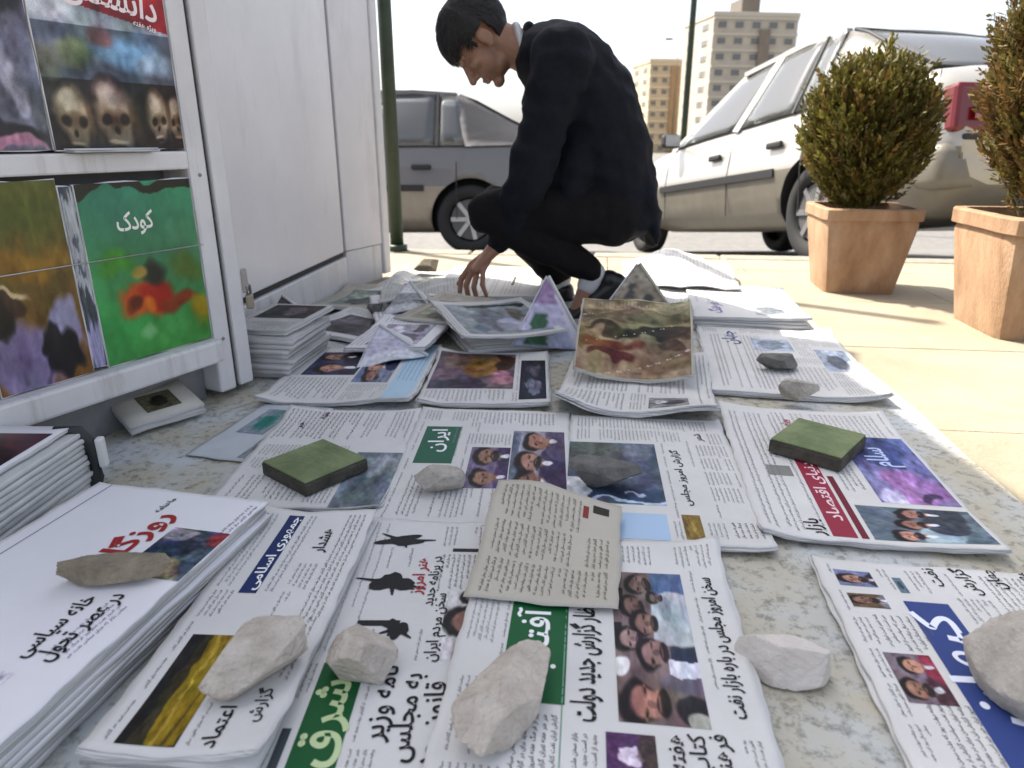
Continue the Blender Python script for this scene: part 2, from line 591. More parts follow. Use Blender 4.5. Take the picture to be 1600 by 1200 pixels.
_tc = bpy.data.curves.new('lettering', 'FONT')
_tc.resolution_u = 2
_tob = bpy.data.objects.new('lettering', _tc)
COL.objects.link(_tob)
_G = {}


def glyphs(txt, bold=0.0, res=2):
    key = (txt, bold, res)
    if key not in _G:
        _tc.body = shape(txt)
        _tc.offset = bold
        _tc.resolution_u = res
        bpy.context.view_layer.update()
        ev = _tob.evaluated_get(bpy.context.evaluated_depsgraph_get())
        me = ev.to_mesh()
        me.calc_loop_triangles()
        V = np.array([v.co[:2] for v in me.vertices]) if len(me.vertices) else np.zeros((0, 2))
        T = np.array([t.vertices[:] for t in me.loop_triangles], dtype=int).reshape(-1, 3)
        ev.to_mesh_clear()
        if len(V):
            V[:, 0] -= V[:, 0].min()
        _G[key] = (V, T, V[:, 0].max() if len(V) else 0.0)
    return _G[key]


WORDS = 'ایران دولت مجلس امروز گزارش تهران جهان مردم قانون سال هفته بازار نفت ملت سخن خبر روز سیاست وزیر نامه شهر فرهنگ هنر کتاب جدید برنامه است در از که برای با این'.split()


def smooth_noise(r, nx, ny, cells):
    g = r.normal(0, 1, (cells + 2, cells + 2))
    x, y = np.linspace(0, cells, nx), np.linspace(0, cells, ny)
    i, j = np.floor(x).astype(int), np.floor(y).astype(int)
    fx, fy = (x - i)[:, None], (y - j)[None, :]
    fx, fy = fx * fx * (3 - 2 * fx), fy * fy * (3 - 2 * fy)
    I, J = np.ix_(i, j)
    return g[I, J] * (1 - fx) * (1 - fy) + g[I + 1, J] * fx * (1 - fy) + g[I, J + 1] * (1 - fx) * fy + g[I + 1, J + 1] * fx * fy


def paint(bgc, shapes, nx=26, ny=26, nz=0.12, seed=0, warp=0.045, up=2):
    """a printed photograph as a fine grid of ink colours"""
    r = np.random.default_rng(seed)
    nx, ny = nx * up, ny * up
    S, T = np.meshgrid(np.linspace(0, 1, nx), np.linspace(0, 1, ny), indexing='ij')
    C = bgc(S, T) if callable(bgc) else np.ones((nx, ny, 3)) * np.array(bgc)
    S = S + warp * smooth_noise(r, nx, ny, 5) + warp * 0.5 * smooth_noise(r, nx, ny, 12)
    T = T + warp * smooth_noise(r, nx, ny, 5) + warp * 0.5 * smooth_noise(r, nx, ny, 12)
    for sh in shapes:
        k, cx, cy, rx, ry, col = sh[:6]
        soft = sh[6] if len(sh) > 6 else 0.35
        if k == 'e':
            d = ((S - cx) / rx) ** 2 + ((T - cy) / ry) ** 2
            a = np.clip((1 - d) / soft, 0, 1)
        else:
            a = np.clip((1 - np.abs((S - cx) / rx)) / 0.06, 0, 1) * np.clip((1 - np.abs((T - cy) / ry)) / 0.06, 0, 1)
        C = C * (1 - a[..., None]) + np.array(col) * a[..., None]
    L = 0.55 * smooth_noise(r, nx, ny, 7) + 0.5 * smooth_noise(r, nx, ny, 15) + 0.35 * smooth_noise(r, nx, ny, 30) + 0.15 * r.normal(0, 1, (nx, ny))
    hue = np.stack([smooth_noise(r, nx, ny, 6) for _ in range(3)], -1)
    C = C * (1 + 1.6 * nz * L[..., None]) + 0.5 * nz * L[..., None] + nz * 0.18 * hue
    return np.clip(C, 0.02, 0.95)


def face(cx, cy, r, skin, hair=(0.10, 0.08, 0.08), asp=0.8, beard=True):
    """head in a printed photograph; the picture's up is +t"""
    sk2 = tuple(c * 0.72 for c in skin)
    out = [('e', cx, cy + r * 0.35, r * asp * 1.12, r * 1.05, hair), ('e', cx, cy - r * 0.05, r * asp * 0.86, r * 0.95, skin),
           ('e', cx - r * 0.30, cy + r * 0.12, r * 0.2, r * 0.12, sk2), ('e', cx + r * 0.30, cy + r * 0.12, r * 0.2, r * 0.12, sk2),
           ('e', cx - r * 0.3, cy + r * 0.1, r * 0.1, r * 0.06, hair), ('e', cx + r * 0.3, cy + r * 0.1, r * 0.1, r * 0.06, hair), ('e', cx, cy - r * 0.15, r * 0.12, r * 0.26, sk2)]
    if beard:
        out += [('e', cx, cy - r * 0.68, r * asp * 0.72, r * 0.36, tuple(c * 1.6 for c in hair)), ('e', cx, cy - r * 0.5, r * 0.25, r * 0.07, sk2)]
    return out


def people(n, seed=0, tops=((0.16, 0.17, 0.22), (0.50, 0.50, 0.55), (0.25, 0.20, 0.18)), asp=1.0, size=0.3):
    """a printed photograph of n people, head and shoulders"""
    r = np.random.default_rng(seed)
    out = []
    for k in range(n):
        cx = (k + 0.5) / n + r.uniform(-0.04, 0.04)
        cy = r.uniform(0.50, 0.68)
        rr_ = size * r.uniform(0.85, 1.1) / (1 + 0.35 * (n - 1))
        skin = np.array((0.68, 0.50, 0.42)) * r.uniform(0.75, 1.1)
        out += [('e', cx, cy - rr_ * 2.3, rr_ * 1.7 * asp, rr_ * 1.6, tops[int(r.integers(len(tops)))], 0.25), ('e', cx, cy - rr_ * 1.0, rr_ * 0.35 * asp, rr_ * 0.5, tuple(skin * 0.8), 0.4)]
        out += [('e', cx, cy - rr_ * 1.5, rr_ * 0.22 * asp, rr_ * 0.5, (0.85, 0.85, 0.88), 0.5)]
        out += face(cx, cy, rr_, tuple(skin), asp=0.8 * asp, beard=bool(r.random() < 0.6))
    return out


INK = (0.10, 0.10, 0.12)
INKN = 0


class Paper:
    """local x = page right, local y = page top, local z = out of the page"""

    def __init__(s, name, L, W, th, label, cat, group=None, bend=None, stock=None, leaves=3, ink=None, seed=1, step=0.0085):
        s.L, s.W, s.th = L, W, th
        s.root = empty(name, label=label, cat=cat, group=group)
        s.bend = bend or (lambda x, y: 0 * x)
        if group == ROWG:                       # thumbed corners lift a little
            rc_ = np.random.default_rng(seed * 7 + 1)
            cs = [(sx * L / 2, sy * W / 2, rc_.uniform(0.05, 0.12), rc_.uniform(0.003, 0.016)) for sx in (-1, 1) for sy in (-1, 1) if rc_.random() < 0.7]
            b0_ = s.bend
            s.bend = lambda x, y: b0_(x, y) + sum((h_ * np.clip(1 - np.sqrt((x - cx_) ** 2 + (y - cy_) ** 2) / rd_, 0, 1) ** 1.6 for cx_, cy_, rd_, h_ in cs), 0 * x)
        s.ink = ink or M_INK
        s.r = np.random.default_rng(seed)
        s.buckets = {}
        s.occ = []
        s.lift = 0.00045
        stock = stock or M_PAPER
        Vs, Fs, Mi = [], [], []
        for k in range(leaves):
            top = k == leaves - 1
            ox, oy = (0, 0) if top else s.r.uniform(-0.0035, 0.0035, 2)
            z1 = th * (k + 1) / leaves
            z0 = th * k / leaves + 0.0004
            nx, ny = max(2, int(L / step)), max(2, int(W / step))
            X, Y = np.meshgrid(np.linspace(-L / 2, L / 2, nx + 1), np.linspace(-W / 2, W / 2, ny + 1), indexing='ij')
            wob = 0.0012 * np.sin(X * 47 + k * 2 + seed) + 0.0008 * np.sin(X * 131 + seed * 3)
            wob2 = 0.0012 * np.sin(Y * 53 + k + seed) + 0.0008 * np.sin(Y * 117 + seed * 2)
            Xm = X + ox + wob2 * (np.abs(X) / (L / 2)) ** 6
            Ym = Y + oy + wob * (np.abs(Y) / (W / 2)) ** 6
            B = s.bend(X, Y)
            o = len(Vs)
            Vs += list(np.stack([Xm, Ym, B + z1], -1).reshape(-1, 3))
            idx = np.arange((nx + 1) * (ny + 1)).reshape(nx + 1, ny + 1) + o
            q = np.stack([idx[:-1, :-1], idx[1:, :-1], idx[1:, 1:], idx[:-1, 1:]], -1).reshape(-1, 4)
            Fs += [tuple(f) for f in q]
            Mi += [0] * len(q)
            ring = list(idx[:, 0]) + list(idx[-1, 1:]) + list(idx[-2::-1, -1]) + list(idx[0, -2:0:-1])
            o2 = len(Vs)
            for i in ring:
                v = Vs[i]
                Vs.append(np.array([v[0], v[1], v[2] - (z1 - z0)]))
            m_ = len(ring)
            for i in range(m_):
                Fs.append((ring[i], o2 + i, o2 + (i + 1) % m_, ring[(i + 1) % m_]))
            Mi += [1] * m_
            if k == 0:
                o3 = len(Vs)
                Vs += list(np.stack([Xm, Ym, B + z0 + 0.0002], -1).reshape(-1, 3))
                Fs += [tuple(f[::-1] - o + o3) for f in q]
                Mi += [0] * len(q)
        s.pages = mesh('pages', Vs, Fs, None, s.root, True, [stock, M_EDGE], Mi)

    def place(s, x, y, z, phi, tiltx=0.0, tilty=0.0):
        """phi: compass direction of the page's right side, degrees clockwise from +Y"""
        s.root.matrix_world = (Matrix.Translation((x, y, z)) @ Matrix.Rotation(math.pi / 2 - R(phi), 4, 'Z')
                               @ Matrix.Rotation(tiltx, 4, 'X') @ Matrix.Rotation(tilty, 4, 'Y'))
        s.inv = s.root.matrix_world.inverted()
        s.topz = z + s.th
        return s

    def q(s, u, v):
        """measured point on the page's top plane"""
        mw = s.root.matrix_world
        o, nrm = mw @ Vector((0, 0, s.th)), mw.to_3x3() @ Vector((0, 0, 1))
        d = ray(u, v)
        c = Vector((0, 0, CAM_H))
        p_ = s.inv @ (c + d * ((o - c).dot(nrm) / d.dot(nrm)))
        return p_.x, p_.y

    def add(s, bucket, V2, T, col, layer=0):
        b = s.buckets.setdefault(bucket, [[], [], [], 0])
        V2 = np.asarray(V2, float)
        m_ = 0.001
        V2 = np.stack([np.clip(V2[:, 0], -s.L / 2 + m_, s.L / 2 - m_), np.clip(V2[:, 1], -s.W / 2 + m_, s.W / 2 - m_)], -1)
        z = s.bend(V2[:, 0], V2[:, 1]) + s.th + s.lift * (1 + layer)
        if bucket != 'body_text':
            s.occ.append((*V2.min(0), *V2.max(0)))
        b[0].append(np.column_stack([V2, z]))
        b[1].append(np.asarray(T, int) + b[3])
        c = np.asarray(col, float)
        b[2].append(np.tile(c, (len(V2), 1)) if c.ndim == 1 else c)
        b[3] += len(V2)

    def grid(s, bucket, x0, x1, y0, y1, C, layer=0):
        nx, ny = C.shape[:2]
        X, Y = np.meshgrid(np.linspace(x0, x1, nx), np.linspace(y0, y1, ny), indexing='ij')
        idx = np.arange(nx * ny).reshape(nx, ny)
        q = np.stack([idx[:-1, :-1], idx[1:, :-1], idx[1:, 1:], idx[:-1, 1:]], -1).reshape(-1, 4)
        T = np.concatenate([q[:, [0, 1, 2]], q[:, [0, 2, 3]]])
        s.add(bucket, np.stack([X, Y], -1).reshape(-1, 2), T, lin_arr(C.reshape(-1, 3)), layer)

    def block(s, x0, x1, y0, y1, col, bucket='masthead', layer=0):
        nx, ny = max(2, int(abs(x1 - x0) / 0.012) + 2), max(2, int(abs(y1 - y0) / 0.012) + 2)
        s.grid(bucket, min(x0, x1), max(x0, x1), min(y0, y1), max(y0, y1), np.ones((nx, ny, 3)) * np.array(col), layer)

    def pic(s, x0, x1, y0, y1, C, layer=0, name='picture'):
        s.npic = getattr(s, 'npic', 0) + 1
        s.grid((name, s.npic), min(x0, x1), max(x0, x1), min(y0, y1), max(y0, y1), C, layer)

    def text(s, txt, xr, y, size, col=INK, bold=0.02, bucket='headline', layer=1, sx=1.0, rot=0.0, width=None):
        V, T, w = glyphs(txt, bold)
        if not len(V):
            return
        k = sx
        if width:
            k = width / (w * size)
        P = np.column_stack([(V[:, 0] - w) * size * k, V[:, 1] * size])
        if rot:
            c_, s_ = math.cos(rot), math.sin(rot)
            P = P @ np.array([[c_, s_], [-s_, c_]])
        s.ntext = getattr(s, 'ntext', 0) + 1
        s.add((bucket, 't%d' % s.ntext), P + np.array([xr, y]), T, lin(col), layer)

    def body(s, x0, x1, y0, y1, size=0.0042, pitch=0.0062, col=(0.30, 0.30, 0.32), bucket='body_text', fill=1.0):
        x0, x1 = min(x0, x1), max(x0, x1)
        y0, y1 = min(y0, y1), max(y0, y1)
        y = y1 - size
        while y > y0:
            x = x1
            if s.r.random() < fill:
                end = x0 if s.r.random() > 0.18 else x0 + (x1 - x0) * s.r.uniform(0.1, 0.6)
                while True:
                    w_ = WORDS[s.r.integers(len(WORDS))]
                    V, T, w = glyphs(w_, 0.012, 1)
                    if x - w * size < end:
                        break
                    s.add(bucket, np.column_stack([(V[:, 0] - w) * size + x, V[:, 1] * size + y]), T, lin(col), 0)
                    x -= w * size + size * 0.35
            y -= pitch
        s.occ.append((x0, y0, x1, y1))

    def fill(s, size=0.0045, pitch=0.0070, colw=0.048, col=(0.36, 0.36, 0.38), skip=0.22):
        """dense small print in the columns left free"""
        n = max(1, int((s.L - 0.02) / (colw + 0.005)))
        cw = (s.L - 0.02) / n
        O = np.array(s.occ) if s.occ else np.zeros((0, 4))
        for k in range(n):
            xa, xb = -s.L / 2 + 0.01 + k * cw, -s.L / 2 + 0.01 + (k + 1) * cw - 0.005
            y = s.W / 2 - 0.012 - size
            blank = 0
            while y > -s.W / 2 + 0.010:
                hit = len(O) and np.any((O[:, 0] < xb + 0.002) & (O[:, 2] > xa - 0.002) & (O[:, 1] < y + size + 0.003) & (O[:, 3] > y - 0.003))
                if hit or blank > 0:
                    blank -= 1
                    y -= pitch
                    continue
                if s.r.random() < skip * 0.25:
                    blank = s.r.integers(1, 5)
                x = xb
                end = xa if s.r.random() > 0.12 else xa + cw * s.r.uniform(0.1, 0.6)
                while True:
                    V, T, w = glyphs(WORDS[s.r.integers(len(WORDS))], 0.012, 1)
                    if x - w * size < end:
                        break
                    s.add('body_text', np.column_stack([(V[:, 0] - w) * size + x, V[:, 1] * size + y]), T, lin(col), 0)
                    x -= w * size + size * 0.35
                y -= pitch

    def done(s):
        if s.root.get('group') == ROWG:
            s.fill()
        for k, (V, T, C, _) in s.buckets.items():
            nm = k if isinstance(k, str) else k[0]
            o = mesh(nm, np.concatenate(V), np.concatenate(T), s.ink, s.root, True, cols=np.concatenate(C))
            if nm in ('body_text', 'rules', 'drawing'):
                o['kind'] = 'stuff'
        s.buckets = {}
        return s.root


def lin_arr(C):
    C = np.asarray(C, float)
    return np.where(C <= 0.04045, C / 12.92, ((C + 0.055) / 1.055) ** 2.4)


def wave(seed, amp=0.003, corner=None):
    r = np.random.default_rng(seed)
    ph = r.uniform(0, 6.28, 4)
    k = r.uniform(6, 15, 4)

    def f(x, y):
        z = amp * (1 + 0.5 * np.sin(k[0] * x + 0.5 * k[1] * y + ph[0]) + 0.5 * np.sin(k[2] * y - 0.6 * k[3] * x + ph[1]))
        if corner:
            for (cx, cy, rad, h) in corner:
                d = np.sqrt((x - cx) ** 2 + (y - cy) ** 2)
                z = z + h * np.clip(1 - d / rad, 0, 1) ** 2
        return z
    return f


# ------------------------------------------------------------------ newspapers laid out in rows
def rc(p, u0, v0, u1, v1):
    a, b = p.q(u0, v0), p.q(u1, v1)
    return a[0], b[0], a[1], b[1]


def rule(p, x0, x1, y, t=0.0012, col=(0.25, 0.25, 0.28)):
    p.block(x0, x1, y - t / 2, y + t / 2, col, 'rules')


def copies(n, name, L, W, th, cx, cy, z0, phi, label, cat, group, stock=None, jit=0.006, seed=3):
    """the further copies of a pile, each an object of its own"""
    r = np.random.default_rng(seed)
    nx, ny = 14, 10
    base = None
    for k in range(n):
        o = mesh(name, *slab_vf(L, W, th * 0.94, seed + k), None, None, True, [stock or M_PAPER, M_EDGE], None)
        mi = np.zeros(len(o.data.polygons), dtype=np.int32)
        mi[-4 * 0 - 1:] = 0
        for i, pl_ in enumerate(o.data.polygons):
            mi[i] = 1 if abs(pl_.normal.z) < 0.5 else 0
        o.data.polygons.foreach_set('material_index', mi)
        o.location = (cx + r.uniform(-jit, jit), cy + r.uniform(-jit, jit), z0 + k * th)
        o.rotation_euler = (0, 0, math.pi / 2 - R(phi + r.uniform(-1.2, 1.2)))
        tag(o, label, cat, group)
    return z0 + n * th


def slab_vf(L, W, th, seed):
    r = np.random.default_rng(seed)
    n = 12
    ring = []
    for i in range(n): ring.append((-L / 2 + L * i / n, -W / 2))
    for i in range(n): ring.append((L / 2, -W / 2 + W * i / n))
    for i in range(n): ring.append((L / 2 - L * i / n, W / 2))
    for i in range(n): ring.append((-L / 2, W / 2 - W * i / n))
    ring = np.array(ring) + r.uniform(-0.0012, 0.0012, (4 * n, 2))
    V = [(x, y, 0) for x, y in ring] + [(x, y, th) for x, y in ring]
    m_ = 4 * n
    F = [tuple(range(m_))[::-1], tuple(range(m_, 2 * m_))] + [(i, (i + 1) % m_, m_ + (i + 1) % m_, m_ + i) for i in range(m_)]
    return V, F


ROWG = 'newspapers laid out on the ground sheet'
RED, GREEN, BLUE, PURPLE = (0.62, 0.13, 0.16), (0.07, 0.33, 0.17), (0.10, 0.17, 0.36), (0.36, 0.22, 0.45)
BLK = (0.08, 0.08, 0.09)
WH = (0.93, 0.93, 0.93)

# -- N1: white magazine pile with red title
zt = copies(9, 'magazine', 0.43, 0.275, 0.0058, -0.527, 0.694, 0.0055, 12, 'lower copy in the white magazine pile with the red title', 'magazine',
            'copies under the white magazine with the red title', M_PAPERW, 0.005, 11)
p = Paper('magazine', 0.435, 0.28, 0.006, 'white magazine with red title and dark photo, on top of its pile', 'magazine', None,
          wave(2, 0.0012, [(-0.22, 0.14, 0.2, 0.004)]), M_PAPERW, 2, M_GLOSSINK, 5)
p.place(-0.527, 0.694, zt, 12)
x0, x1, y0, y1 = -0.215, 0.215, 0.112, 0.1135
p.block(x0, x1, y0, y1, (0.45, 0.40, 0.62), 'rules')
a = p.q(262, 806)
p.text('روزگار', a[0], a[1] - 0.012, 0.046, RED, 0.03, 'masthead', 1, width=0.125)
a = p.q(268, 788)
p.text('ماهنامه', a[0] + 0.012, a[1], 0.013, INK, 0.02, 'masthead', 1)
x0, x1, y0, y1 = rc(p, 274, 826, 340, 920)
p.pic(x0, x1, y0, y1, paint((0.22, 0.25, 0.33), [('e', 0.85, 0.25, 0.3, 0.32, (0.62, 0.22, 0.2)), ('e', 0.35, 0.3, 0.3, 0.4, (0.25, 0.33, 0.36)),
                                                       ('e', 0.15, 0.75, 0.3, 0.3, (0.5, 0.45, 0.36)), ('e', 0.6, 0.8, 0.25, 0.25, (0.16, 0.17, 0.3)),
                                                       ('e', 0.95, 0.9, 0.2, 0.2, (0.55, 0.5, 0.55))], 34, 30, 0.13, 3))
a = p.q(146, 936)
p.text('خانه سیاسی', a[0], a[1] - 0.006, 0.026, BLK, 0.02, 'headline', 1, width=0.098)
a = p.q(190, 932)
p.text('در عصر تحول', a[0], a[1] - 0.006, 0.028, BLK, 0.02, 'headline', 1, width=0.108)
p.pic(-0.20, -0.14, -0.08, -0.02, paint((0.86, 0.86, 0.9), [('e', 0.5, 0.5, 0.42, 0.42, (0.36, 0.37, 0.45), 0.5), ('e', 0.6, 0.6, 0.2, 0.2, (0.55, 0.5, 0.5))], 18, 18, 0.08, 4))
p.pic(-0.205, -0.155, 0.06, 0.105, paint((0.82, 0.8, 0.84), [('e', 0.5, 0.5, 0.4, 0.4, (0.5, 0.14, 0.22), 0.4)], 16, 16, 0.08, 5))
p.body(-0.12, -0.03, -0.12, -0.085, 0.0055, 0.008, (0.45, 0.42, 0.55))
p.body(0.02, 0.2, -0.135, -0.12, 0.006, 0.0085, (0.35, 0.3, 0.5))
p.done()

# -- N2: narrow folded paper with blue masthead
zt = copies(3, 'newspaper', 0.425, 0.165, 0.0065, -0.292, 0.690, 0.0055, 3, 'lower copy under the narrow paper with the blue masthead', 'newspaper',
            'copies under the paper with the blue masthead', None, 0.004, 21)
p = Paper('newspaper', 0.43, 0.168, 0.006, 'narrow folded newspaper with dark blue masthead and gold picture strip', 'newspaper', ROWG, wave(4, 0.0012), None, 3, None, 8)
p.place(-0.292, 0.690, zt, 3)
p.block(0.02, 0.20, 0.018, 0.040, BLUE, 'masthead')
p.text('جمهوری اسلامی', 0.195, 0.0225, 0.018, WH, 0.02, 'masthead_lettering', 1, width=0.17)
p.pic(-0.205, -0.055, 0.002, 0.058, paint((0.20, 0.18, 0.10), [('r', 0.5, 0.28, 0.6, 0.30, (0.52, 0.43, 0.06)), ('r', 0.5, 0.9, 0.6, 0.14, (0.10, 0.10, 0.10)),
                                                          ('r', 0.5, 0.40, 0.6, 0.03, (0.66, 0.56, 0.2)), ('r', 0.5, 0.2, 0.6, 0.02, (0.34, 0.28, 0.06))], 40, 24, 0.06, 8))
p.text('اعتماد', -0.155, -0.035, 0.022, BLK, 0.015)
p.text('گزارش', -0.13, -0.062, 0.018, BLK, 0.012)
p.text('هشدار', 0.165, -0.035, 0.022, BLK, 0.02)
p.body(-0.03, 0.20, -0.075, -0.045, 0.005, 0.0072)
p.body(0.02, 0.2, -0.005, 0.012, 0.005, 0.0072, (0.42, 0.42, 0.55))
p.body(0.03, 0.2, 0.05, 0.075, 0.0045, 0.007, (0.5, 0.55, 0.62))
p.body(-0.12, -0.02, -0.07, -0.03, 0.0045, 0.007)
p.done()

# -- N3: paper with black brush figures, green masthead at its near end
p = Paper('newspaper', 0.47, 0.29, 0.007, 'newspaper with black ink figures, red heading and green masthead', 'newspaper', ROWG, wave(6, 0.0014), None, 3, None, 9)
p.place(-0.094, 0.672, 0.0055, 1)
p.block(-0.225, -0.06, 0.062, 0.108, GREEN, 'masthead')
p.text('شرق', -0.085, 0.072, 0.05, (0.75, 0.82, 0.62), 0.02, 'masthead_lettering', 1, width=0.11)
p.block(-0.20, -0.15, 0.115, 0.124, (0.25, 0.28, 0.30), 'rules')
ink_rng = np.random.default_rng(31)


def blot(p, cx, cy, rx, ry, rot=0.0, seed=0, arms=3):
    """a black brush drawing: lumpy blot with strokes"""
    r = np.random.default_rng(seed)
    n = 28
    a = np.linspace(0, 2 * math.pi, n, endpoint=False)
    rad = 1 + 0.22 * np.sin(3 * a + r.uniform(0, 6)) + 0.14 * np.sin(5 * a + r.uniform(0, 6)) + r.normal(0, 0.06, n)
    P = np.column_stack([rx * rad * np.cos(a), ry * rad * np.sin(a)])
    c_, s_ = math.cos(rot), math.sin(rot)
    P = P @ np.array([[c_, s_], [-s_, c_]]) + np.array([cx, cy])
    p.add('drawing', np.vstack([P, [[cx, cy]]]), [(i, (i + 1) % n, n) for i in range(n)], lin((0.10, 0.10, 0.11)), 1)
    for k in range(arms):
        an = r.uniform(0, 6.28)
        L_ = r.uniform(1.0, 1.9)
        e = np.array([cx + rx * L_ * math.cos(an), cy + ry * L_ * math.sin(an)])
        d = np.array([-math.sin(an), math.cos(an)]) * 0.0022
        b0 = np.array([cx + rx * 0.5 * math.cos(an), cy + ry * 0.5 * math.sin(an)])
        p.add('drawing', np.array([b0 - d * 1.6, b0 + d * 1.6, e + d * 0.5, e - d * 0.5]), [(0, 1, 2), (0, 2, 3)], lin((0.10, 0.10, 0.11)), 1)


for (u, v, rx, ry, ro, sd_) in ((630, 848, 0.012, 0.030, 0.2, 1), (613, 912, 0.017, 0.028, 0.0, 2), (620, 985, 0.016, 0.012, 0.4, 3)):
    x, y = p.q(u, v)
    blot(p, x, y, rx, ry, ro, sd_, 4)
x, y = p.q(585, 975)
p.block(x - 0.005, x + 0.005, y - 0.03, y + 0.02, (0.12, 0.12, 0.13), 'drawing')
x, y = p.q(660, 895)
p.text('هنر امروز', x + 0.03, y - 0.004, 0.022, RED, 0.02, 'red_heading')
for i, t_ in enumerate(('در برنامه جدید', 'سخن مردم ایران')):
    x, y = p.q(672 + 0 * i, 885 + 60 * i)
    p.text(t_, x + 0.02, y - 0.014 - 0.004 * i, 0.019, BLK, 0.015)
x0, x1, y0, y1 = rc(p, 700, 925, 770, 1035)
p.pic(x0, x1, y0, y1, paint((0.78, 0.77, 0.77), face(0.52, 0.5, 0.40, (0.52, 0.38, 0.34), asp=0.55) + face(0.90, 0.4, 0.26, (0.55, 0.42, 0.38), asp=0.5) + [('e', 0.16, 0.4, 0.2, 0.4, (0.52, 0.38, 0.40), 0.6)], 36, 30, 0.05, 12, 0.012))
x, y = p.q(770, 862)
p.block(x - 0.004, x + 0.004, y - 0.005, y + 0.055, (0.14, 0.14, 0.15), 'rules')
x0, x1, y0, y1 = rc(p, 690, 868, 800, 925)
p.body(x0, x1, y0, y1, 0.0048, 0.007)
for i, t_ in enumerate(('نامه وزیر', 'به مجلس', 'قانون جدید')):
    x, y = p.q(600 + 42 * i, 1105)
    p.text(t_, x + 0.055 - 0.012 * i, y - 0.006, 0.03, BLK, 0.015)
x0, x1, y0, y1 = rc(p, 560, 835, 590, 1000)
p.body(-0.05, 0.22, 0.085, 0.13, 0.004, 0.0065, (0.5, 0.5, 0.52), fill=0.6)
p.body(-0.22, -0.13, -0.13, -0.03, 0.0048, 0.007)
p.done()

# -- N4: central paper with green masthead and large crowd photograph
p = Paper('newspaper', 0.50, 0.318, 0.008, 'newspaper with green masthead and large photo of huddled faces', 'newspaper', ROWG,
          wave(8, 0.0013, [(0.25, -0.16, 0.16, 0.006)]), None, 3, None, 10)
p.place(0.095, 0.600, 0.0135, 6)
x0, x1, y0, y1 = rc(p, 803, 940, 882, 1105)
p.block(x0, x1, y0, y1, (0.06, 0.34, 0.18), 'masthead')
p.text('آفتاب', x0 - 0.012, (y0 + y1) / 2 - 0.012, 0.045, WH, 0.015, 'masthead_lettering', 1, width=0.12)
x0, x1, y0, y1 = rc(p, 955, 893, 1112, 1142)


crowd = [('r', 0.92, 0.22, 0.09, 0.24, (0.33, 0.42, 0.58)), ('r', 0.65, 0.22, 0.2, 0.28, (0.70, 0.72, 0.74)), ('e', 0.72, 0.3, 0.1, 0.1, (0.6, 0.62, 0.66)),
         ('r', 0.40, 0.13, 0.05, 0.2, (0.16, 0.19, 0.27)), ('r', 0.31, 0.15, 0.05, 0.22, (0.84, 0.84, 0.88)), ('r', 0.22, 0.2, 0.04, 0.3, (0.40, 0.36, 0.42)),
         ('r', 0.78, 0.95, 0.08, 0.1, (0.10, 0.09, 0.09)), ('r', 0.55, 0.97, 0.05, 0.08, (0.11, 0.10, 0.10)), ('e', 0.3, 0.95, 0.06, 0.12, (0.88, 0.86, 0.86))]
crowd += face(0.90, 0.62, 0.16, (0.50, 0.40, 0.37), asp=0.55) + face(0.72, 0.72, 0.15, (0.47, 0.36, 0.32), asp=0.55) + face(0.80, 0.42, 0.10, (0.45, 0.36, 0.34), asp=0.55)
crowd += face(0.60, 0.58, 0.17, (0.52, 0.40, 0.35), asp=0.55) + face(0.47, 0.80, 0.17, (0.62, 0.49, 0.47), asp=0.55) + face(0.40, 0.52, 0.18, (0.58, 0.45, 0.42), asp=0.55)
crowd += face(0.10, 0.66, 0.26, (0.64, 0.45, 0.40), asp=0.5) + [('e', 0.08, 0.15, 0.1, 0.22, (0.13, 0.11, 0.14)), ('e', 0.02, 0.08, 0.06, 0.16, (0.7, 0.7, 0.66))]
p.pic(x0, x1, y0, y1, paint((0.45, 0.38, 0.37), crowd, 60, 42, 0.06, 14, 0.012))
x, y = p.q(918, 890)
xe, _ = p.q(905, 1130)
p.text('مردم در انتظار گزارش جدید دولت', x, y - 0.008, 0.034, BLK, 0.02, width=x - xe)
x, y = p.q(1098, 905)
xe, _ = p.q(1150, 1125)
p.text('سخن امروز مجلس در باره بازار نفت', x, y - 0.008, 0.022, BLK, 0.02, width=x - xe)
x0, x1, y0, y1 = rc(p, 946, 1146, 1030, 1215)
p.pic(x0, x1, y0, y1, paint((0.30, 0.18, 0.34), [('e', 0.45, 0.5, 0.26, 0.26, (0.85, 0.78, 0.86), 0.2), ('e', 0.5, 0.1, 0.6, 0.3, (0.25, 0.2, 0.2))], 20, 22, 0.05, 15))
for i in range(3):
    x, y = p.q(1048 + 34 * i, 1150)
    p.text(('هفته', 'کتاب', 'فرهنگ')[i], x, y - 0.01, 0.022, BLK, 0.015)
x0, x1, y0, y1 = rc(p, 800, 1115, 870, 1200)
p.body(-0.24, x0, y1, y0, 0.0065, 0.0092, (0.25, 0.27, 0.3))
x0, x1, y0, y1 = rc(p, 890, 1148, 940, 1200)
p.body(-0.24, x0, y1, y0, 0.0065, 0.0092, (0.2, 0.2, 0.22))
x, y = p.q(888, 900)
rule(p, -0.24, 0.22, y, 0.0014, (0.45, 0.60, 0.52))
p.body(0.02, 0.235, 0.118, 0.152, 0.0045, 0.0068, (0.5, 0.5, 0.5), fill=0.7)
p.done()

# -- yellowed loose sheet across the far end of the central paper
def flap_bend(x, y):
    crease = np.clip((x * 0.8 + y * 0.45 + 0.02) / 0.12, 0, 1)
    return 0.0030 + 0.038 * crease ** 1.3 * np.clip(0.35 + (y + 0.12) / 0.26, 0, 1) + 0.0035 * np.abs(np.sin(16 * (x - 0.7 * y))) + 0.0018 * np.sin(30 * y + 14 * x)


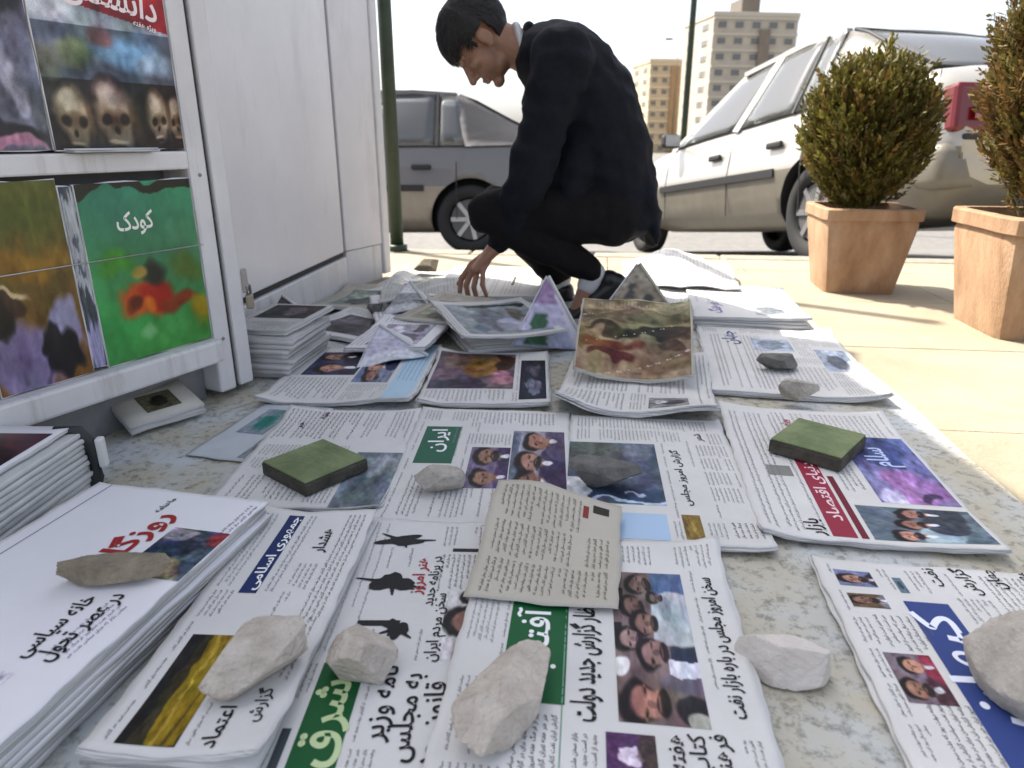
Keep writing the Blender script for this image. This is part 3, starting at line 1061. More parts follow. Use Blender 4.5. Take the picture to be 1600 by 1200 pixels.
p = Paper('newspaper_sheet', 0.235, 0.185, 0.0018, 'loose creased yellowed newspaper sheet with text columns, folded over the crowd photo paper', 'newspaper', None, flap_bend, M_KRAFT, 1, None, 12)
p.place(0.052, 0.812, 0.0225, 9)
p.block(0.085, 0.102, -0.075, -0.052, (0.18, 0.15, 0.13), 'picture')
p.block(0.07, 0.095, -0.046, -0.038, (0.5, 0.2, 0.16), 'picture')
p.fill(0.0056, 0.0084, 0.05, (0.33, 0.29, 0.23), 0.1)
p.done()

# -- N5: right hand paper with blue masthead
p = Paper('newspaper', 0.50, 0.34, 0.008, 'newspaper with pale margin, blue masthead band and small photos at its corner', 'newspaper', ROWG, wave(10, 0.0014), None, 3, None, 13)
p.place(0.541, 0.541, 0.0055, 7)
for (u0, v0, u1, v1, bgc, shp) in ((1300, 893, 1372, 921, (0.42, 0.45, 0.58), people(1, 3, size=0.36)),
                                   (1322, 929, 1392, 955, (0.38, 0.30, 0.20), people(1, 4, size=0.36)),
                                   (1392, 905, 1422, 930, (0.35, 0.45, 0.50), [('e', 0.5, 0.5, 0.3, 0.3, (0.2, 0.25, 0.3))]),
                                   (1378, 1022, 1500, 1107, (0.46, 0.40, 0.44), people(2, 5, ((0.55, 0.18, 0.26), (0.30, 0.18, 0.22)), size=0.36))):
    x0, x1, y0, y1 = rc(p, u0, v0, u1, v1)
    p.pic(x0, x1, y0, y1, paint(bgc, shp, 26, 26, 0.05, int(u0), 0.015))
x0, x1, y0, y1 = rc(p, 1410, 942, 1555, 1150)
p.block(-0.20, x0, y0 - 0.052, y0, (0.20, 0.27, 0.50), 'masthead')
p.text('کیهان', x0 - 0.02, y0 - 0.042, 0.062, (0.9, 0.92, 0.97), 0.02, 'masthead_lettering', 1, width=0.17)
x, y = p.q(1385, 878)
p.block(x - 0.006, x + 0.006, y - 0.06, y, (0.25, 0.35, 0.40), 'rules')
x0, x1, y0, y1 = rc(p, 1345, 962, 1400, 1020)
p.body(x1, x0, y0 - 0.01, y0 - 0.07, 0.006, 0.009, (0.35, 0.35, 0.38))
for i in range(4):
    x, y = p.q(1440 + 45 * i, 890)
    p.text(('نفت', 'گزارش', 'جهان', 'شهر')[i], x, y - 0.012, 0.022, BLK, 0.012)
p.body(0.0, 0.235, -0.165, -0.03, 0.005, 0.0078, (0.34, 0.36, 0.36))
x, y = p.q(1440, 1100)
p.body(-0.24, x, y, y - 0.05, 0.006, 0.0095, (0.3, 0.3, 0.33))
p.block(-0.24, -0.02, -0.165, -0.08, (0.13, 0.15, 0.25), 'blue_panel')
p.text('جهان امروز', -0.05, -0.115, 0.03, WH, 0.02, 'headline', 1)
p.done()

# -- second row
p = Paper('newspaper', 0.41, 0.275, 0.007, 'newspaper with grey picture, under the green tile beside the blue sheet', 'newspaper', ROWG, wave(12, 0.0015), None, 3, None, 14)
p.place(-0.332, 1.155, 0.0055, 2)
x0, x1, y0, y1 = rc(p, 560, 708, 600, 798)
p.pic(x0, x1, y0, y1 - 0.005, paint((0.46, 0.50, 0.54), [('e', 0.3, 0.5, 0.3, 0.4, (0.36, 0.40, 0.44)), ('e', 0.75, 0.4, 0.2, 0.3, (0.58, 0.6, 0.62))], 24, 20, 0.07, 20))
p.body(0.05, 0.19, -0.02, 0.13, 0.006, 0.009, (0.32, 0.30, 0.34))
p.text('خبر', 0.13, 0.085, 0.02, BLK, 0.01)
p.text('هفته', 0.19, 0.05, 0.02, (0.35, 0.15, 0.15), 0.01)
p.body(0.06, 0.19, -0.13, -0.03, 0.0055, 0.009, (0.45, 0.42, 0.50), fill=0.8)
p.body(-0.19, -0.10, 0.0, 0.12, 0.0055, 0.009, (0.45, 0.42, 0.45), fill=0.8)
p.done()

p = Paper('newspaper', 0.46, 0.305, 0.007, 'newspaper with small green masthead and purple pictures', 'newspaper', ROWG, wave(14, 0.0015), None, 3, None, 15)
p.place(-0.047, 1.125, 0.0058, 3)
x0, x1, y0, y1 = rc(p, 668, 668, 705, 725)
p.block(x0, x1, y0, y1, (0.12, 0.36, 0.27), 'masthead')
p.text('ایران', x0 - 0.015, y0 - 0.042, 0.04, WH, 0.015, 'masthead_lettering', 1, width=0.10)
x0, x1, y0, y1 = rc(p, 738, 700, 790, 765)
p.pic(x0, x1, y0, y1, paint((0.42, 0.37, 0.48), people(2, 6, ((0.30, 0.22, 0.38), (0.24, 0.18, 0.30)), size=0.38), 30, 28, 0.06, 21, 0.02))
x0, x1, y0, y1 = rc(p, 803, 675, 886, 778)
p.pic(x0, x1, y0, y1, paint((0.58, 0.56, 0.62), [('r', 0.5, 0.93, 0.5, 0.08, (0.38, 0.40, 0.48))] + people(3, 7, ((0.22, 0.17, 0.30), (0.34, 0.30, 0.40), (0.18, 0.20, 0.25)), size=0.36), 44, 36, 0.06, 22, 0.02))
x, y = p.q(712, 668)
p.body(x - 0.15, x, y - 0.02, y, 0.006, 0.0085, (0.5, 0.5, 0.55))
p.body(-0.21, -0.07, -0.12, 0.13, 0.005, 0.0082, (0.38, 0.37, 0.42), fill=0.85)
p.body(0.15, 0.215, -0.13, 0.02, 0.0055, 0.0085, (0.42, 0.42, 0.48))
p.done()

p = Paper('newspaper', 0.47, 0.295, 0.008, 'newspaper with large dark steel blue photograph and gold box', 'newspaper', ROWG, wave(16, 0.0013), None, 3, None, 16)
p.place(0.243, 1.08, 0.0062, 6)
x0, x1, y0, y1 = rc(p, 888, 690, 1042, 792)
p.pic(x0, x1, y0, y1, paint((0.30, 0.34, 0.42), [('e', 0.75, 0.75, 0.3, 0.35, (0.33, 0.34, 0.33)), ('r', 0.12, 0.5, 0.12, 0.5, (0.20, 0.26, 0.36)), ('r', 0.2, 0.9, 0.2, 0.12, (0.85, 0.85, 0.88)),
                                          ('e', 0.4, 0.3, 0.05, 0.06, (0.85, 0.87, 0.9)), ('r', 0.02, 0.4, 0.03, 0.4, (0.70, 0.76, 0.85)), ('e', 0.85, 0.25, 0.2, 0.2, (0.42, 0.44, 0.5)),
                                          ('r', 0.18, 0.3, 0.015, 0.1, (0.65, 0.68, 0.75))], 44, 34, 0.07, 23))
x0, x1, y0, y1 = rc(p, 1064, 806, 1104, 846)
p.pic(x0, x1, y0, y1, paint((0.50, 0.40, 0.16), [('e', 0.5, 0.5, 0.25, 0.2, (0.62, 0.52, 0.22)), ('e', 0.5, 0.9, 0.4, 0.15, (0.40, 0.32, 0.14))], 14, 14, 0.05, 24))
x, y = p.q(1050, 705)
xe, _ = p.q(1072, 792)
p.text('گزارش امروز مجلس', x, y - 0.008, 0.018, BLK, 0.012, width=x - xe)
x0, x1, y0, y1 = rc(p, 1068, 690, 1110, 795)
p.body(x1, x0, y1, y0, 0.0055, 0.0085, (0.48, 0.48, 0.5), fill=0.8)
x0, x1, y0, y1 = rc(p, 935, 800, 1050, 850)
p.block(-0.228, x0, y1, y0, (0.66, 0.76, 0.86), 'blue_panel')
p.text('شهر', 0.16, -0.1, 0.02, BLK, 0.01)
p.body(-0.22, -0.17, -0.14, -0.095, 0.006, 0.009, BLK)
p.done()

p = Paper('newspaper', 0.515, 0.325, 0.009, 'colourful newspaper with red band and violet blue picture at the sheet edge', 'newspaper', ROWG,
          wave(18, 0.0014, [(-0.26, -0.16, 0.2, 0.010)]), None, 3, None, 17)
p.place(0.555, 1.096, 0.0066, 9)
x, y = p.q(1245, 735)
p.block(-0.245, 0.02, y - 0.038, y - 0.004, (0.56, 0.16, 0.24), 'red_band')
p.block(-0.245, -0.05, y - 0.053, y - 0.043, (0.42, 0.12, 0.18), 'red_band')
p.text('دنیای اقتصاد', 0.0, y - 0.030, 0.026, (0.92, 0.80, 0.82), 0.02, 'masthead_lettering', 1, width=0.20)
x0, x1, y0, y1 = rc(p, 1345, 690, 1395, 790)
p.pic(-0.13, 0.13, -0.155, y - 0.105, paint(lambda S, T: np.stack([0.50 - 0.16 * S, 0.45 - 0.04 * S, 0.62 + 0 * S], -1),
                                       [('e', 0.75, 0.5, 0.3, 0.4, (0.22, 0.26, 0.45)), ('e', 0.2, 0.4, 0.3, 0.4, (0.60, 0.44, 0.66)), ('e', 0.05, 0.8, 0.2, 0.2, (0.75, 0.72, 0.85)),
                                        ('e', 0.1, 0.3, 0.08, 0.14, (0.25, 0.18, 0.3))], 34, 30, 0.08, 26))
p.text('سلام', 0.08, -0.10, 0.05, (0.72, 0.78, 0.92), 0.02, 'headline', 2, width=0.08)
p.pic(-0.245, -0.145, -0.155, y - 0.06, paint((0.36, 0.42, 0.46), people(3, 8, ((0.52, 0.18, 0.22), (0.60, 0.68, 0.72), (0.22, 0.24, 0.28)), 1.7, 0.22), 44, 44, 0.06, 27, 0.015))
p.body(-0.11, 0.0, y - 0.10, y - 0.06, 0.006, 0.009, (0.4, 0.38, 0.42))
p.body(-0.24, 0.22, y + 0.002, 0.15, 0.006, 0.0095, (0.42, 0.40, 0.46), fill=0.75)
p.block(-0.06, -0.02, y + 0.01, y + 0.05, (0.5, 0.5, 0.48), 'picture')
p.text('بازار', -0.2, y + 0.008, 0.03, BLK, 0.015)
p.body(0.10, 0.235, -0.14, y, 0.006, 0.0095, (0.42, 0.36, 0.44), fill=0.8)
p.text('ویژه', 0.20, y - 0.03, 0.022, RED, 0.01)
p.done()

# -- third row
p = Paper('newspaper', 0.57, 0.375, 0.012, 'mostly white newspaper with dark stone, beyond the violet blue picture paper', 'newspaper', ROWG,
          wave(20, 0.0018, [(-0.285, -0.19, 0.16, 0.014)]), None, 3, None, 18)
p.place(0.683, 1.716, 0.0055, 11)
p.body(-0.26, 0.2, 0.02, 0.17, 0.006, 0.010, (0.42, 0.42, 0.46), fill=0.7)
p.body(-0.25, -0.08, -0.10, 0.0, 0.0065, 0.011, (0.45, 0.45, 0.48), fill=0.6)
p.pic(-0.10, 0.08, -0.175, -0.10, paint((0.62, 0.66, 0.72), [('e', 0.4, 0.5, 0.35, 0.35, (0.40, 0.42, 0.46)), ('e', 0.9, 0.5, 0.2, 0.3, (0.76, 0.8, 0.85))], 22, 16, 0.06, 30))
p.pic(0.05, 0.17, -0.05, 0.05, paint((0.66, 0.70, 0.76), [('e', 0.5, 0.5, 0.4, 0.4, (0.5, 0.54, 0.6))], 18, 16, 0.06, 31))
p.text('جهان', 0.24, 0.09, 0.05, (0.3, 0.35, 0.5), 0.02, width=0.14)
p.done()

p = Paper('newspaper', 0.44, 0.325, 0.012, 'rumpled newspaper with lifted wavy near edge under the brown paper bundle', 'newspaper', ROWG,
          lambda x, y: 0.006 + 0.016 * np.clip(-x / 0.22, 0, 1) ** 2 * (1 + 0.9 * np.sin(17 * y - 1.9)) + 0.002 * np.sin(20 * x), None, 3, None, 19)
p.place(0.287, 1.515, 0.010, 12)
p.body(-0.21, -0.10, 0.02, 0.15, 0.0065, 0.010, (0.4, 0.4, 0.4))
p.pic(-0.20, -0.12, -0.11, -0.03, paint((0.5, 0.5, 0.5), [('e', 0.5, 0.4, 0.3, 0.3, (0.25, 0.25, 0.26)), ('e', 0.6, 0.7, 0.2, 0.2, (0.7, 0.7, 0.7))], 18, 18, 0.08, 33))
p.body(-0.2, 0.2, -0.155, -0.12, 0.006, 0.0095)
p.body(-0.09, 0.2, -0.11, 0.15, 0.006, 0.0095)
p.done()

# brown bundle: papers leaning in a fan on a pile, front page with olive and red picture
zt = copies(3, 'newspaper', 0.28, 0.21, 0.008, 0.322, 1.74, 0.033, 14, 'brown tinted newspaper bundled under the red and olive picture page', 'newspaper',
            'brown bundle of newspapers', M_KRAFT, 0.012, 41)
p = Paper('newspaper', 0.27, 0.265, 0.006, 'leaning brown newspaper page with olive and dark red picture', 'newspaper', None,
          lambda x, y: 0.010 * np.sin(17 * x + 1 + 3 * y) + 0.006 * np.sin(23 * y + 9 * x) + 0.004 * np.abs(np.sin(31 * (x + 0.4 * y))) + 0.016 * np.clip(np.abs(y) / 0.13, 0, 1) ** 3, M_KRAFT, 2, None, 20)
p.place(0.290, 1.60, 0.100, 10, 0.0, R(-25))


def brownpic(S, T):
    base = np.stack([0.55 - 0.05 * S, 0.47 + 0 * S, 0.36 - 0.03 * S], -1)
    return base


p.pic(-0.132, 0.132, -0.128, 0.128, paint(brownpic, [('r', 0.74, 0.5, 0.14, 0.5, (0.40, 0.36, 0.26)), ('e', 0.50, 0.3, 0.08, 0.40, (0.16, 0.13, 0.09)), ('e', 0.52, 0.75, 0.05, 0.25, (0.28, 0.23, 0.15)), ('e', 0.34, 0.75, 0.10, 0.28, (0.44, 0.24, 0.16)), ('e', 0.2, 0.7, 0.07, 0.24, (0.32, 0.15, 0.13)), ('e', 0.25, 0.25, 0.18, 0.28, (0.48, 0.38, 0.29)), ('e', 0.38, 0.15, 0.06, 0.2, (0.3, 0.22, 0.16)), ('r', 0.92, 0.5, 0.06, 0.5, (0.56, 0.50, 0.40))], 48, 40, 0.09, 35, 0.05))
p.body(0.09, 0.13, -0.10, 0.10, 0.006, 0.009, (0.3, 0.26, 0.2))
p.done()


def tent(label, apex, left, right, back, C, seed, stock=None):
    """newspaper corner standing up as a folded peak: printed front leaf, back leaf, folded rim"""
    root = empty('folded_newspaper', ((left + right) / 2).to_tuple(), label=label, cat='newspaper')
    o = (left + right) / 2
    n = 22
    th = 0.003

    def leaf(a, b, c, C, name, flip):
        nrm = (b - a).cross(c - a).normalized()
        if flip: nrm = -nrm
        V, F, cols = [], [], []
        idx = {}
        for i in range(n + 1):
            for j in range(n + 1 - i):
                s_, t_ = i / n, j / n
                q = a * (1 - s_ - t_) + b * s_ + c * t_
                q = q + nrm * (0.010 * math.sin(3.1 * s_) * math.sin(3.1 * t_) + 0.002 * math.sin(9 * s_ + seed))
                idx[i, j] = len(V)
                V.append(q - o)
                cols.append(C[min(C.shape[0] - 1, int((s_ / (s_ + t_ + 1e-6)) * (C.shape[0] - 1))), min(C.shape[1] - 1, int((s_ + t_) * (C.shape[1] - 1)))])
        for i in range(n):
            for j in range(n - i):
                F.append((idx[i, j], idx[i + 1, j], idx[i, j + 1]))
                if j < n - i - 1:
                    F.append((idx[i + 1, j], idx[i + 1, j + 1], idx[i, j + 1]))
        ob = mesh(name, V, F, M_INK, root, True, cols=lin_arr(np.array(cols)))
        md = ob.modifiers.new('thickness', 'SOLIDIFY')
        md.thickness = th
        md.offset = 0
        return ob
    leaf(apex, left, right, C, 'front_leaf', False)
    W_ = np.ones((8, 8, 3)) * np.array((0.86, 0.86, 0.87))
    leaf(apex + Vector((0.002, 0.004, 0)), right, back, W_, 'back_leaf', False)
    leaf(apex + Vector((-0.002, 0.004, 0)), back, left, W_, 'back_leaf', False)
    # pale folded rim along the right edge
    e0, e1 = apex - o, right - o
    tube('folded_rim', [e0 + (e1 - e0) * t_ + Vector((0.002, -0.003, 0.002)) for t_ in (0, 0.3, 0.6, 1)], 0.0045, stock or M_PAPER, root, 6)
    return root


def tentcol(top, mid, low, seed):
    r = np.random.default_rng(seed)
    C = np.zeros((24, 24, 3))
    for j in range(24):
        t_ = j / 23
        c = np.array(top) if t_ < 0.38 else np.array(mid) if t_ < 0.7 else np.array(low)
        C[:, j] = c
    C += r.normal(0, 0.05, (24, 24, 1))
    return np.clip(C, 0.03, 0.93)


C = tentcol((0.60, 0.50, 0.64), (0.76, 0.74, 0.84), (0.72, 0.74, 0.84), 50)
C[13:20, 12:22] = np.array((0.28, 0.42, 0.32)) + rng.normal(0, 0.03, (7, 10, 1))
C[:4] = (0.85, 0.83, 0.88)
tent('lilac newspaper corner with green patch standing up as a peak', at(856, 432, 1.86), at(800, 540, 1.78), at(918, 548, 1.84), at(880, 500, 2.12), C, 1)
C = tentcol((0.60, 0.57, 0.52), (0.52, 0.48, 0.42), (0.66, 0.62, 0.55), 51)
C[5:9, 12:18] = 0.28
C[14:18, 8:14] = 0.30
tent('grey newspaper peak standing above the brown bundle', at(998, 412, 1.90), at(930, 500, 1.84), at(1062, 505, 1.88), at(1010, 470, 2.15), C, 2, M_KRAFT)

W3 = tentcol((0.80, 0.79, 0.84), (0.74, 0.72, 0.78), (0.82, 0.82, 0.84), 52)
tent('pale lilac folded corner over the dark navy pictures', at(592, 508, 1.74), at(556, 578, 1.62), at(668, 556, 1.70), at(620, 520, 1.92), W3, 3)
W4 = tentcol((0.86, 0.86, 0.86), (0.60, 0.60, 0.60), (0.80, 0.80, 0.80), 53)
tent('small white folded corner near the kiosk end of the jumble', at(640, 440, 2.18), at(596, 492, 2.08), at(676, 486, 2.12), at(650, 452, 2.35), W4, 4)
W5 = tentcol((0.30, 0.28, 0.28), (0.24, 0.22, 0.23), (0.46, 0.44, 0.44), 54)
tent('dark folded corner leaning by the grey pile', at(440, 462, 1.98), at(418, 506, 1.90), at(492, 500, 1.94), at(450, 480, 2.02), W5, 5)

# -- left side of the third row
p = Paper('newspaper', 0.46, 0.335, 0.010, 'newspaper with dark navy pictures and pale blue end beside the grey carton', 'newspaper', ROWG, wave(24, 0.0025, [(-0.23, -0.1, 0.15, 0.012)]), None, 3, None, 21)
p.place(-0.372, 1.62, 0.0055, 3)
p.pic(-0.05, 0.14, 0.0, 0.13, paint((0.22, 0.22, 0.34), people(2, 9, ((0.08, 0.08, 0.12), (0.12, 0.12, 0.2)), size=0.34), 34, 30, 0.06, 40, 0.02))
p.pic(-0.10, 0.20, -0.09, -0.005, paint((0.36, 0.42, 0.54), people(4, 10, ((0.16, 0.18, 0.28), (0.5, 0.54, 0.62)), size=0.42), 44, 26, 0.06, 41, 0.02))
p.block(-0.225, 0.21, -0.16, -0.10, (0.68, 0.79, 0.86), 'blue_panel')
p.body(-0.20, 0.19, -0.155, -0.105, 0.006, 0.0105, (0.35, 0.42, 0.5), fill=0.8)
p.body(-0.21, -0.07, 0.0, 0.15, 0.0065, 0.0105)
p.done()

p = Paper('newspaper', 0.38, 0.285, 0.010, 'newspaper with brown and ochre picture below the raised grey paper', 'newspaper', ROWG, wave(26, 0.002), None, 3, None, 22)
p.place(-0.055, 1.575, 0.0055, 2)
p.pic(-0.10, 0.17, -0.06, 0.135, paint((0.38, 0.30, 0.34), [('e', 0.6, 0.4, 0.35, 0.3, (0.50, 0.36, 0.14)), ('e', 0.7, 0.15, 0.3, 0.12, (0.20, 0.11, 0.04)), ('e', 0.1, 0.7, 0.2, 0.4, (0.2, 0.16, 0.26)),
                                                       ('e', 0.3, 0.15, 0.2, 0.14, (0.62, 0.42, 0.48)), ('e', 0.8, 0.75, 0.3, 0.2, (0.45, 0.36, 0.34))], 36, 30, 0.08, 42))
p.pic(-0.17, 0.12, -0.135, -0.075, paint((0.10, 0.11, 0.17), [('e', 0.3, 0.5, 0.2, 0.3, (0.4, 0.42, 0.48)), ('e', 0.7, 0.5, 0.2, 0.3, (0.28, 0.26, 0.3))], 26, 14, 0.08, 43))
p.body(-0.18, -0.11, -0.05, 0.135, 0.0065, 0.010, (0.45, 0.42, 0.48))
p.done()

zt = copies(6, 'newspaper', 0.30, 0.24, 0.009, -0.045, 1.93, 0.0055, -18, 'lower copy in the pile under the raised grey paper', 'newspaper', 'pile under the raised grey paper', None, 0.012, 61)
p = Paper('newspaper', 0.34, 0.285, 0.008, 'grey newspaper lying raised and tilted on a pile before the squatting person', 'newspaper', None,
          lambda x, y: 0.004 + 0.010 * np.clip(np.abs(y) / 0.14, 0, 1) ** 2 + 0.002 * np.sin(20 * x), None, 3, None, 23)
p.place(-0.05, 1.90, zt + 0.006, -20, R(2), R(-3))
p.pic(-0.15, 0.13, -0.12, 0.115, paint((0.56, 0.58, 0.60), [('e', 0.5, 0.6, 0.4, 0.2, (0.46, 0.48, 0.50)), ('r', 0.92, 0.4, 0.06, 0.4, (0.12, 0.13, 0.11)), ('e', 0.3, 0.4, 0.2, 0.2, (0.66, 0.66, 0.72)),
                                                       ('e', 0.2, 0.8, 0.15, 0.1, (0.4, 0.44, 0.5)), ('e', 0.6, 0.2, 0.2, 0.1, (0.42, 0.40, 0.36))], 34, 28, 0.06, 44))
p.body(-0.16, 0.12, 0.12, 0.14, 0.006, 0.0095)
p.done()

# -- papers beyond, partly in the sun
zt = copies(4, 'newspaper', 0.48, 0.33, 0.008, 0.752, 2.25, 0.0055, 10, 'lower copy in the white pile nearest the first flower pot', 'newspaper', 'white pile nearest the flower pot', None, 0.008, 71)
p = Paper('newspaper', 0.485, 0.335, 0.008, 'white newspaper on a low pile between the pots and the brown bundle', 'newspaper', None, wave(28, 0.0025, [(-0.24, -0.17, 0.2, 0.01)]), None, 2, None, 24)
p.place(0.752, 2.25, zt, 10)
p.pic(-0.20, -0.06, -0.12, -0.02, paint((0.60, 0.62, 0.64), [('e', 0.5, 0.5, 0.4, 0.4, (0.42, 0.44, 0.46))], 18, 16, 0.06, 46))
p.body(-0.05, 0.22, -0.15, 0.15, 0.0075, 0.0125, (0.5, 0.5, 0.55), fill=0.7)
p.text('فرهنگ', -0.05, 0.08, 0.05, (0.45, 0.40, 0.65), 0.02, width=0.14)
p.done()

zt = copies(4, 'newspaper', 0.46, 0.36, 0.008, 0.640, 2.66, 0.0015, 12, 'lower copy in the loose sunlit pile behind the person', 'newspaper', 'loose sunlit pile behind the person', None, 0.02, 81)


def mound(x, y):
    return (0.004 + 0.085 * np.exp(-((x - 0.03) / 0.17) ** 2 - ((y - 0.02) / 0.17) ** 2) + 0.010 * np.abs(np.sin(15 * (x + 0.5 * y))) + 0.007 * np.abs(np.sin(21 * (y - 0.4 * x) + 1)) + 0.003 * np.sin(40 * x))


p = Paper('newspaper', 0.54, 0.42, 0.004, 'crumpled sunlit newspaper heaped as a pale mound behind the squatting person', 'newspaper', None, mound, None, 1, None, 25)
p.place(0.640, 2.69, zt + 0.001, 12)
p.fill(0.008, 0.013, 0.07, (0.55, 0.53, 0.50), 0.4)
p.done()
p = Paper('newspaper', 0.36, 0.28, 0.004, 'loose creased sheet slipping off the pale mound towards the white pile', 'newspaper', None,
          lambda x, y: 0.006 + 0.022 * np.abs(np.sin(9 * (x + 0.6 * y) + 0.6)) + 0.004 * np.sin(33 * y), None, 1, None, 27)
p.place(0.50, 2.36, 0.012, 24)
p.fill(0.007, 0.011, 0.06, (0.5, 0.48, 0.45), 0.3)
p.done()
p = Paper('newspaper', 0.34, 0.26, 0.004, 'creased grey sheet crumpled between the reaching hand and the kiosk plinth', 'newspaper', None,
          lambda x, y: 0.008 + 0.030 * np.abs(np.sin(10 * (y - 0.5 * x) + 0.3)) + 0.006 * np.abs(np.sin(27 * x)), M_GREYN0, 1, None, 28)
p.place(-0.30, 2.30, 0.034, -6)
p.fill(0.007, 0.011, 0.06, (0.4, 0.4, 0.4), 0.3)
p.done()

p = Paper('newspaper', 0.56, 0.37, 0.012, 'sunlit newspaper under the reaching hand', 'newspaper', None, wave(30, 0.003), None, 2, None, 26)
zt = copies(4, 'newspaper', 0.54, 0.36, 0.010, -0.075, 2.56, 0.0015, 5, 'lower copy in the sunlit pile under the reaching hand', 'newspaper', 'sunlit pile under the reaching hand', None, 0.012, 91)
p.place(-0.075, 2.56, zt, 5)
p.body(-0.25, 0.22, -0.17, 0.02, 0.008, 0.014, (0.5, 0.46, 0.4), fill=0.7)
p.block(-0.1, 0.05, -0.09, -0.08, (0.2, 0.18, 0.15), 'rules')
p.text('تهران', 0.2, 0.06, 0.06, (0.35, 0.3, 0.25), 0.02, width=0.2)
p.done()

for i, (cx, cy, z0, ph, L_, W_, lab, kind) in enumerate((
        (-0.46, 2.02, 0.012, 20, 0.34, 0.26, 'grey newspaper with dark picture heaped against the kiosk plinth', 0),
        (-0.31, 2.17, 0.022, -14, 0.34, 0.26, 'pale newspaper with lilac page beside the raised grey paper', 1),
        (-0.52, 2.42, 0.010, 8, 0.40, 0.24, 'greenish grey newspaper along the kiosk plinth', 2),
        (-0.37, 2.70, 0.010, 12, 0.42, 0.27, 'sunlit newspaper at the far kiosk corner', 3),
        (-0.20, 2.06, 0.052, 28, 0.26, 0.20, 'olive grey newspaper sheet just below the reaching fingers', 4),
        (-0.30, 1.86, 0.030, 10, 0.30, 0.22, 'folded newspaper with lilac back page over the dark picture', 1))):
    p = Paper('newspaper', L_, W_, 0.010, lab, 'newspaper', None, wave(60 + i, 0.006, [(0.15, 0.1, 0.15, 0.02)]), [M_PAPER, M_PAPERW, M_KRAFT, M_PAPER, M_KRAFT][kind], 2, None, 60 + i)
    p.place(cx, cy, z0, ph, R(random.uniform(-3, 3)), R(random.uniform(-3, 3)))
    bgc = [(0.30, 0.28, 0.30), (0.66, 0.63, 0.70), (0.50, 0.54, 0.50), (0.8, 0.78, 0.72), (0.52, 0.51, 0.44)][kind]
    p.pic(-L_ * 0.4, L_ * 0.25, -W_ * 0.35, W_ * 0.3, paint(bgc, [('e', 0.3, 0.4, 0.3, 0.3, tuple(c * 0.6 for c in bgc)), ('e', 0.7, 0.7, 0.2, 0.2, tuple(min(0.9, c * 1.3) for c in bgc)),
                                                              ('e', 0.8, 0.2, 0.2, 0.15, tuple(c * 0.4 for c in bgc))], 24, 20, 0.08, 70 + i))
    p.body(L_ * 0.27, L_ * 0.45, -W_ * 0.4, W_ * 0.4, 0.007, 0.011)
    p.body(-L_ * 0.45, L_ * 0.2, W_ * 0.33, W_ * 0.47, 0.007, 0.011)
    p.done()


# ------------------------------------------------------------------ magazines in the kiosk racks
def cover(name, label, corners, C, th=0.006, out=-0.004, texts=(), lean=0.0, group='magazines in the kiosk rack'):
    """corners: left, right, bottom, top measured on the rack plane"""
    x0, x1, z0, z1 = corners
    L, W = x1 - x0, z1 - z0
    p = Paper(name, L, W, th, label, 'magazine', group, None, M_PAPERW, 1, M_GLOSSINK, 3, 0.03)
    o = W1 + FD * (x0 + x1) / 2 + FN * out
    M_ = Matrix(((FD.x, 0, FN.x, o.x), (FD.y, 0, FN.y, o.y), (0, 1, 0, (z0 + z1) / 2), (0, 0, 0, 1)))
    p.root.matrix_world = M_ @ Matrix.Rotation(lean, 4, 'X')
    p.pic(-L / 2 + 0.001, L / 2 - 0.001, -W / 2 + 0.001, W / 2 - 0.001, C, 0, 'cover_picture')
    for t in texts:
        p.text(*t[:5], bucket='title', **(t[5] if len(t) > 5 else {}))
    return p.done()


xa, za = facet_hit(115, 305); xb, zb = facet_hit(303, 545)
gx0, gx1 = xa, 0.028


def green_bg(S, T):
    return np.stack([0.14 + 0.08 * (1 - T) + 0.05 * S, 0.52 + 0.05 * np.sin(5 * T + 2 * S), 0.24 + 0.14 * T], -1)


cover('magazine', 'green magazine with white title and red orange flower shape, lower rack', (gx0, 0.026, 0.150, 0.476),
      paint(green_bg, [('e', 0.40, 0.33, 0.26, 0.13, (0.72, 0.28, 0.06), 0.6), ('e', 0.52, 0.35, 0.20, 0.11, (0.62, 0.10, 0.05), 0.6), ('e', 0.30, 0.31, 0.08, 0.06, (0.35, 0.12, 0.04), 0.8), ('e', 0.74, 0.31, 0.24, 0.07, (0.50, 0.20, 0.08), 0.8), ('e', 0.44, 0.28, 0.10, 0.07, (0.82, 0.42, 0.08), 0.9),
                       ('e', 0.52, 0.48, 0.15, 0.08, (0.10, 0.13, 0.12), 0.8), ('e', 0.40, 0.50, 0.08, 0.05, (0.60, 0.52, 0.22), 0.6), ('e', 0.95, 0.22, 0.15, 0.12, (0.58, 0.50, 0.08), 0.8),
                       ('e', 0.85, 0.5, 0.2, 0.1, (0.30, 0.42, 0.16), 0.9), ('r', 0.5, 0.98, 0.6, 0.04, (0.06, 0.10, 0.07)), ('e', 0.4, 0.12, 0.1, 0.05, (0.45, 0.70, 0.45), 0.9),
                       ('e', 0.2, 0.55, 0.2, 0.1, (0.22, 0.56, 0.14), 0.9)], 60, 70, 0.03, 80, 0.025),
      texts=[('کودک', (0.026 - gx0) * 0.10, 0.078, 0.045, (0.93, 0.93, 0.90), dict(width=0.075))])
xc, zc_ = facet_hit(-60, 420)
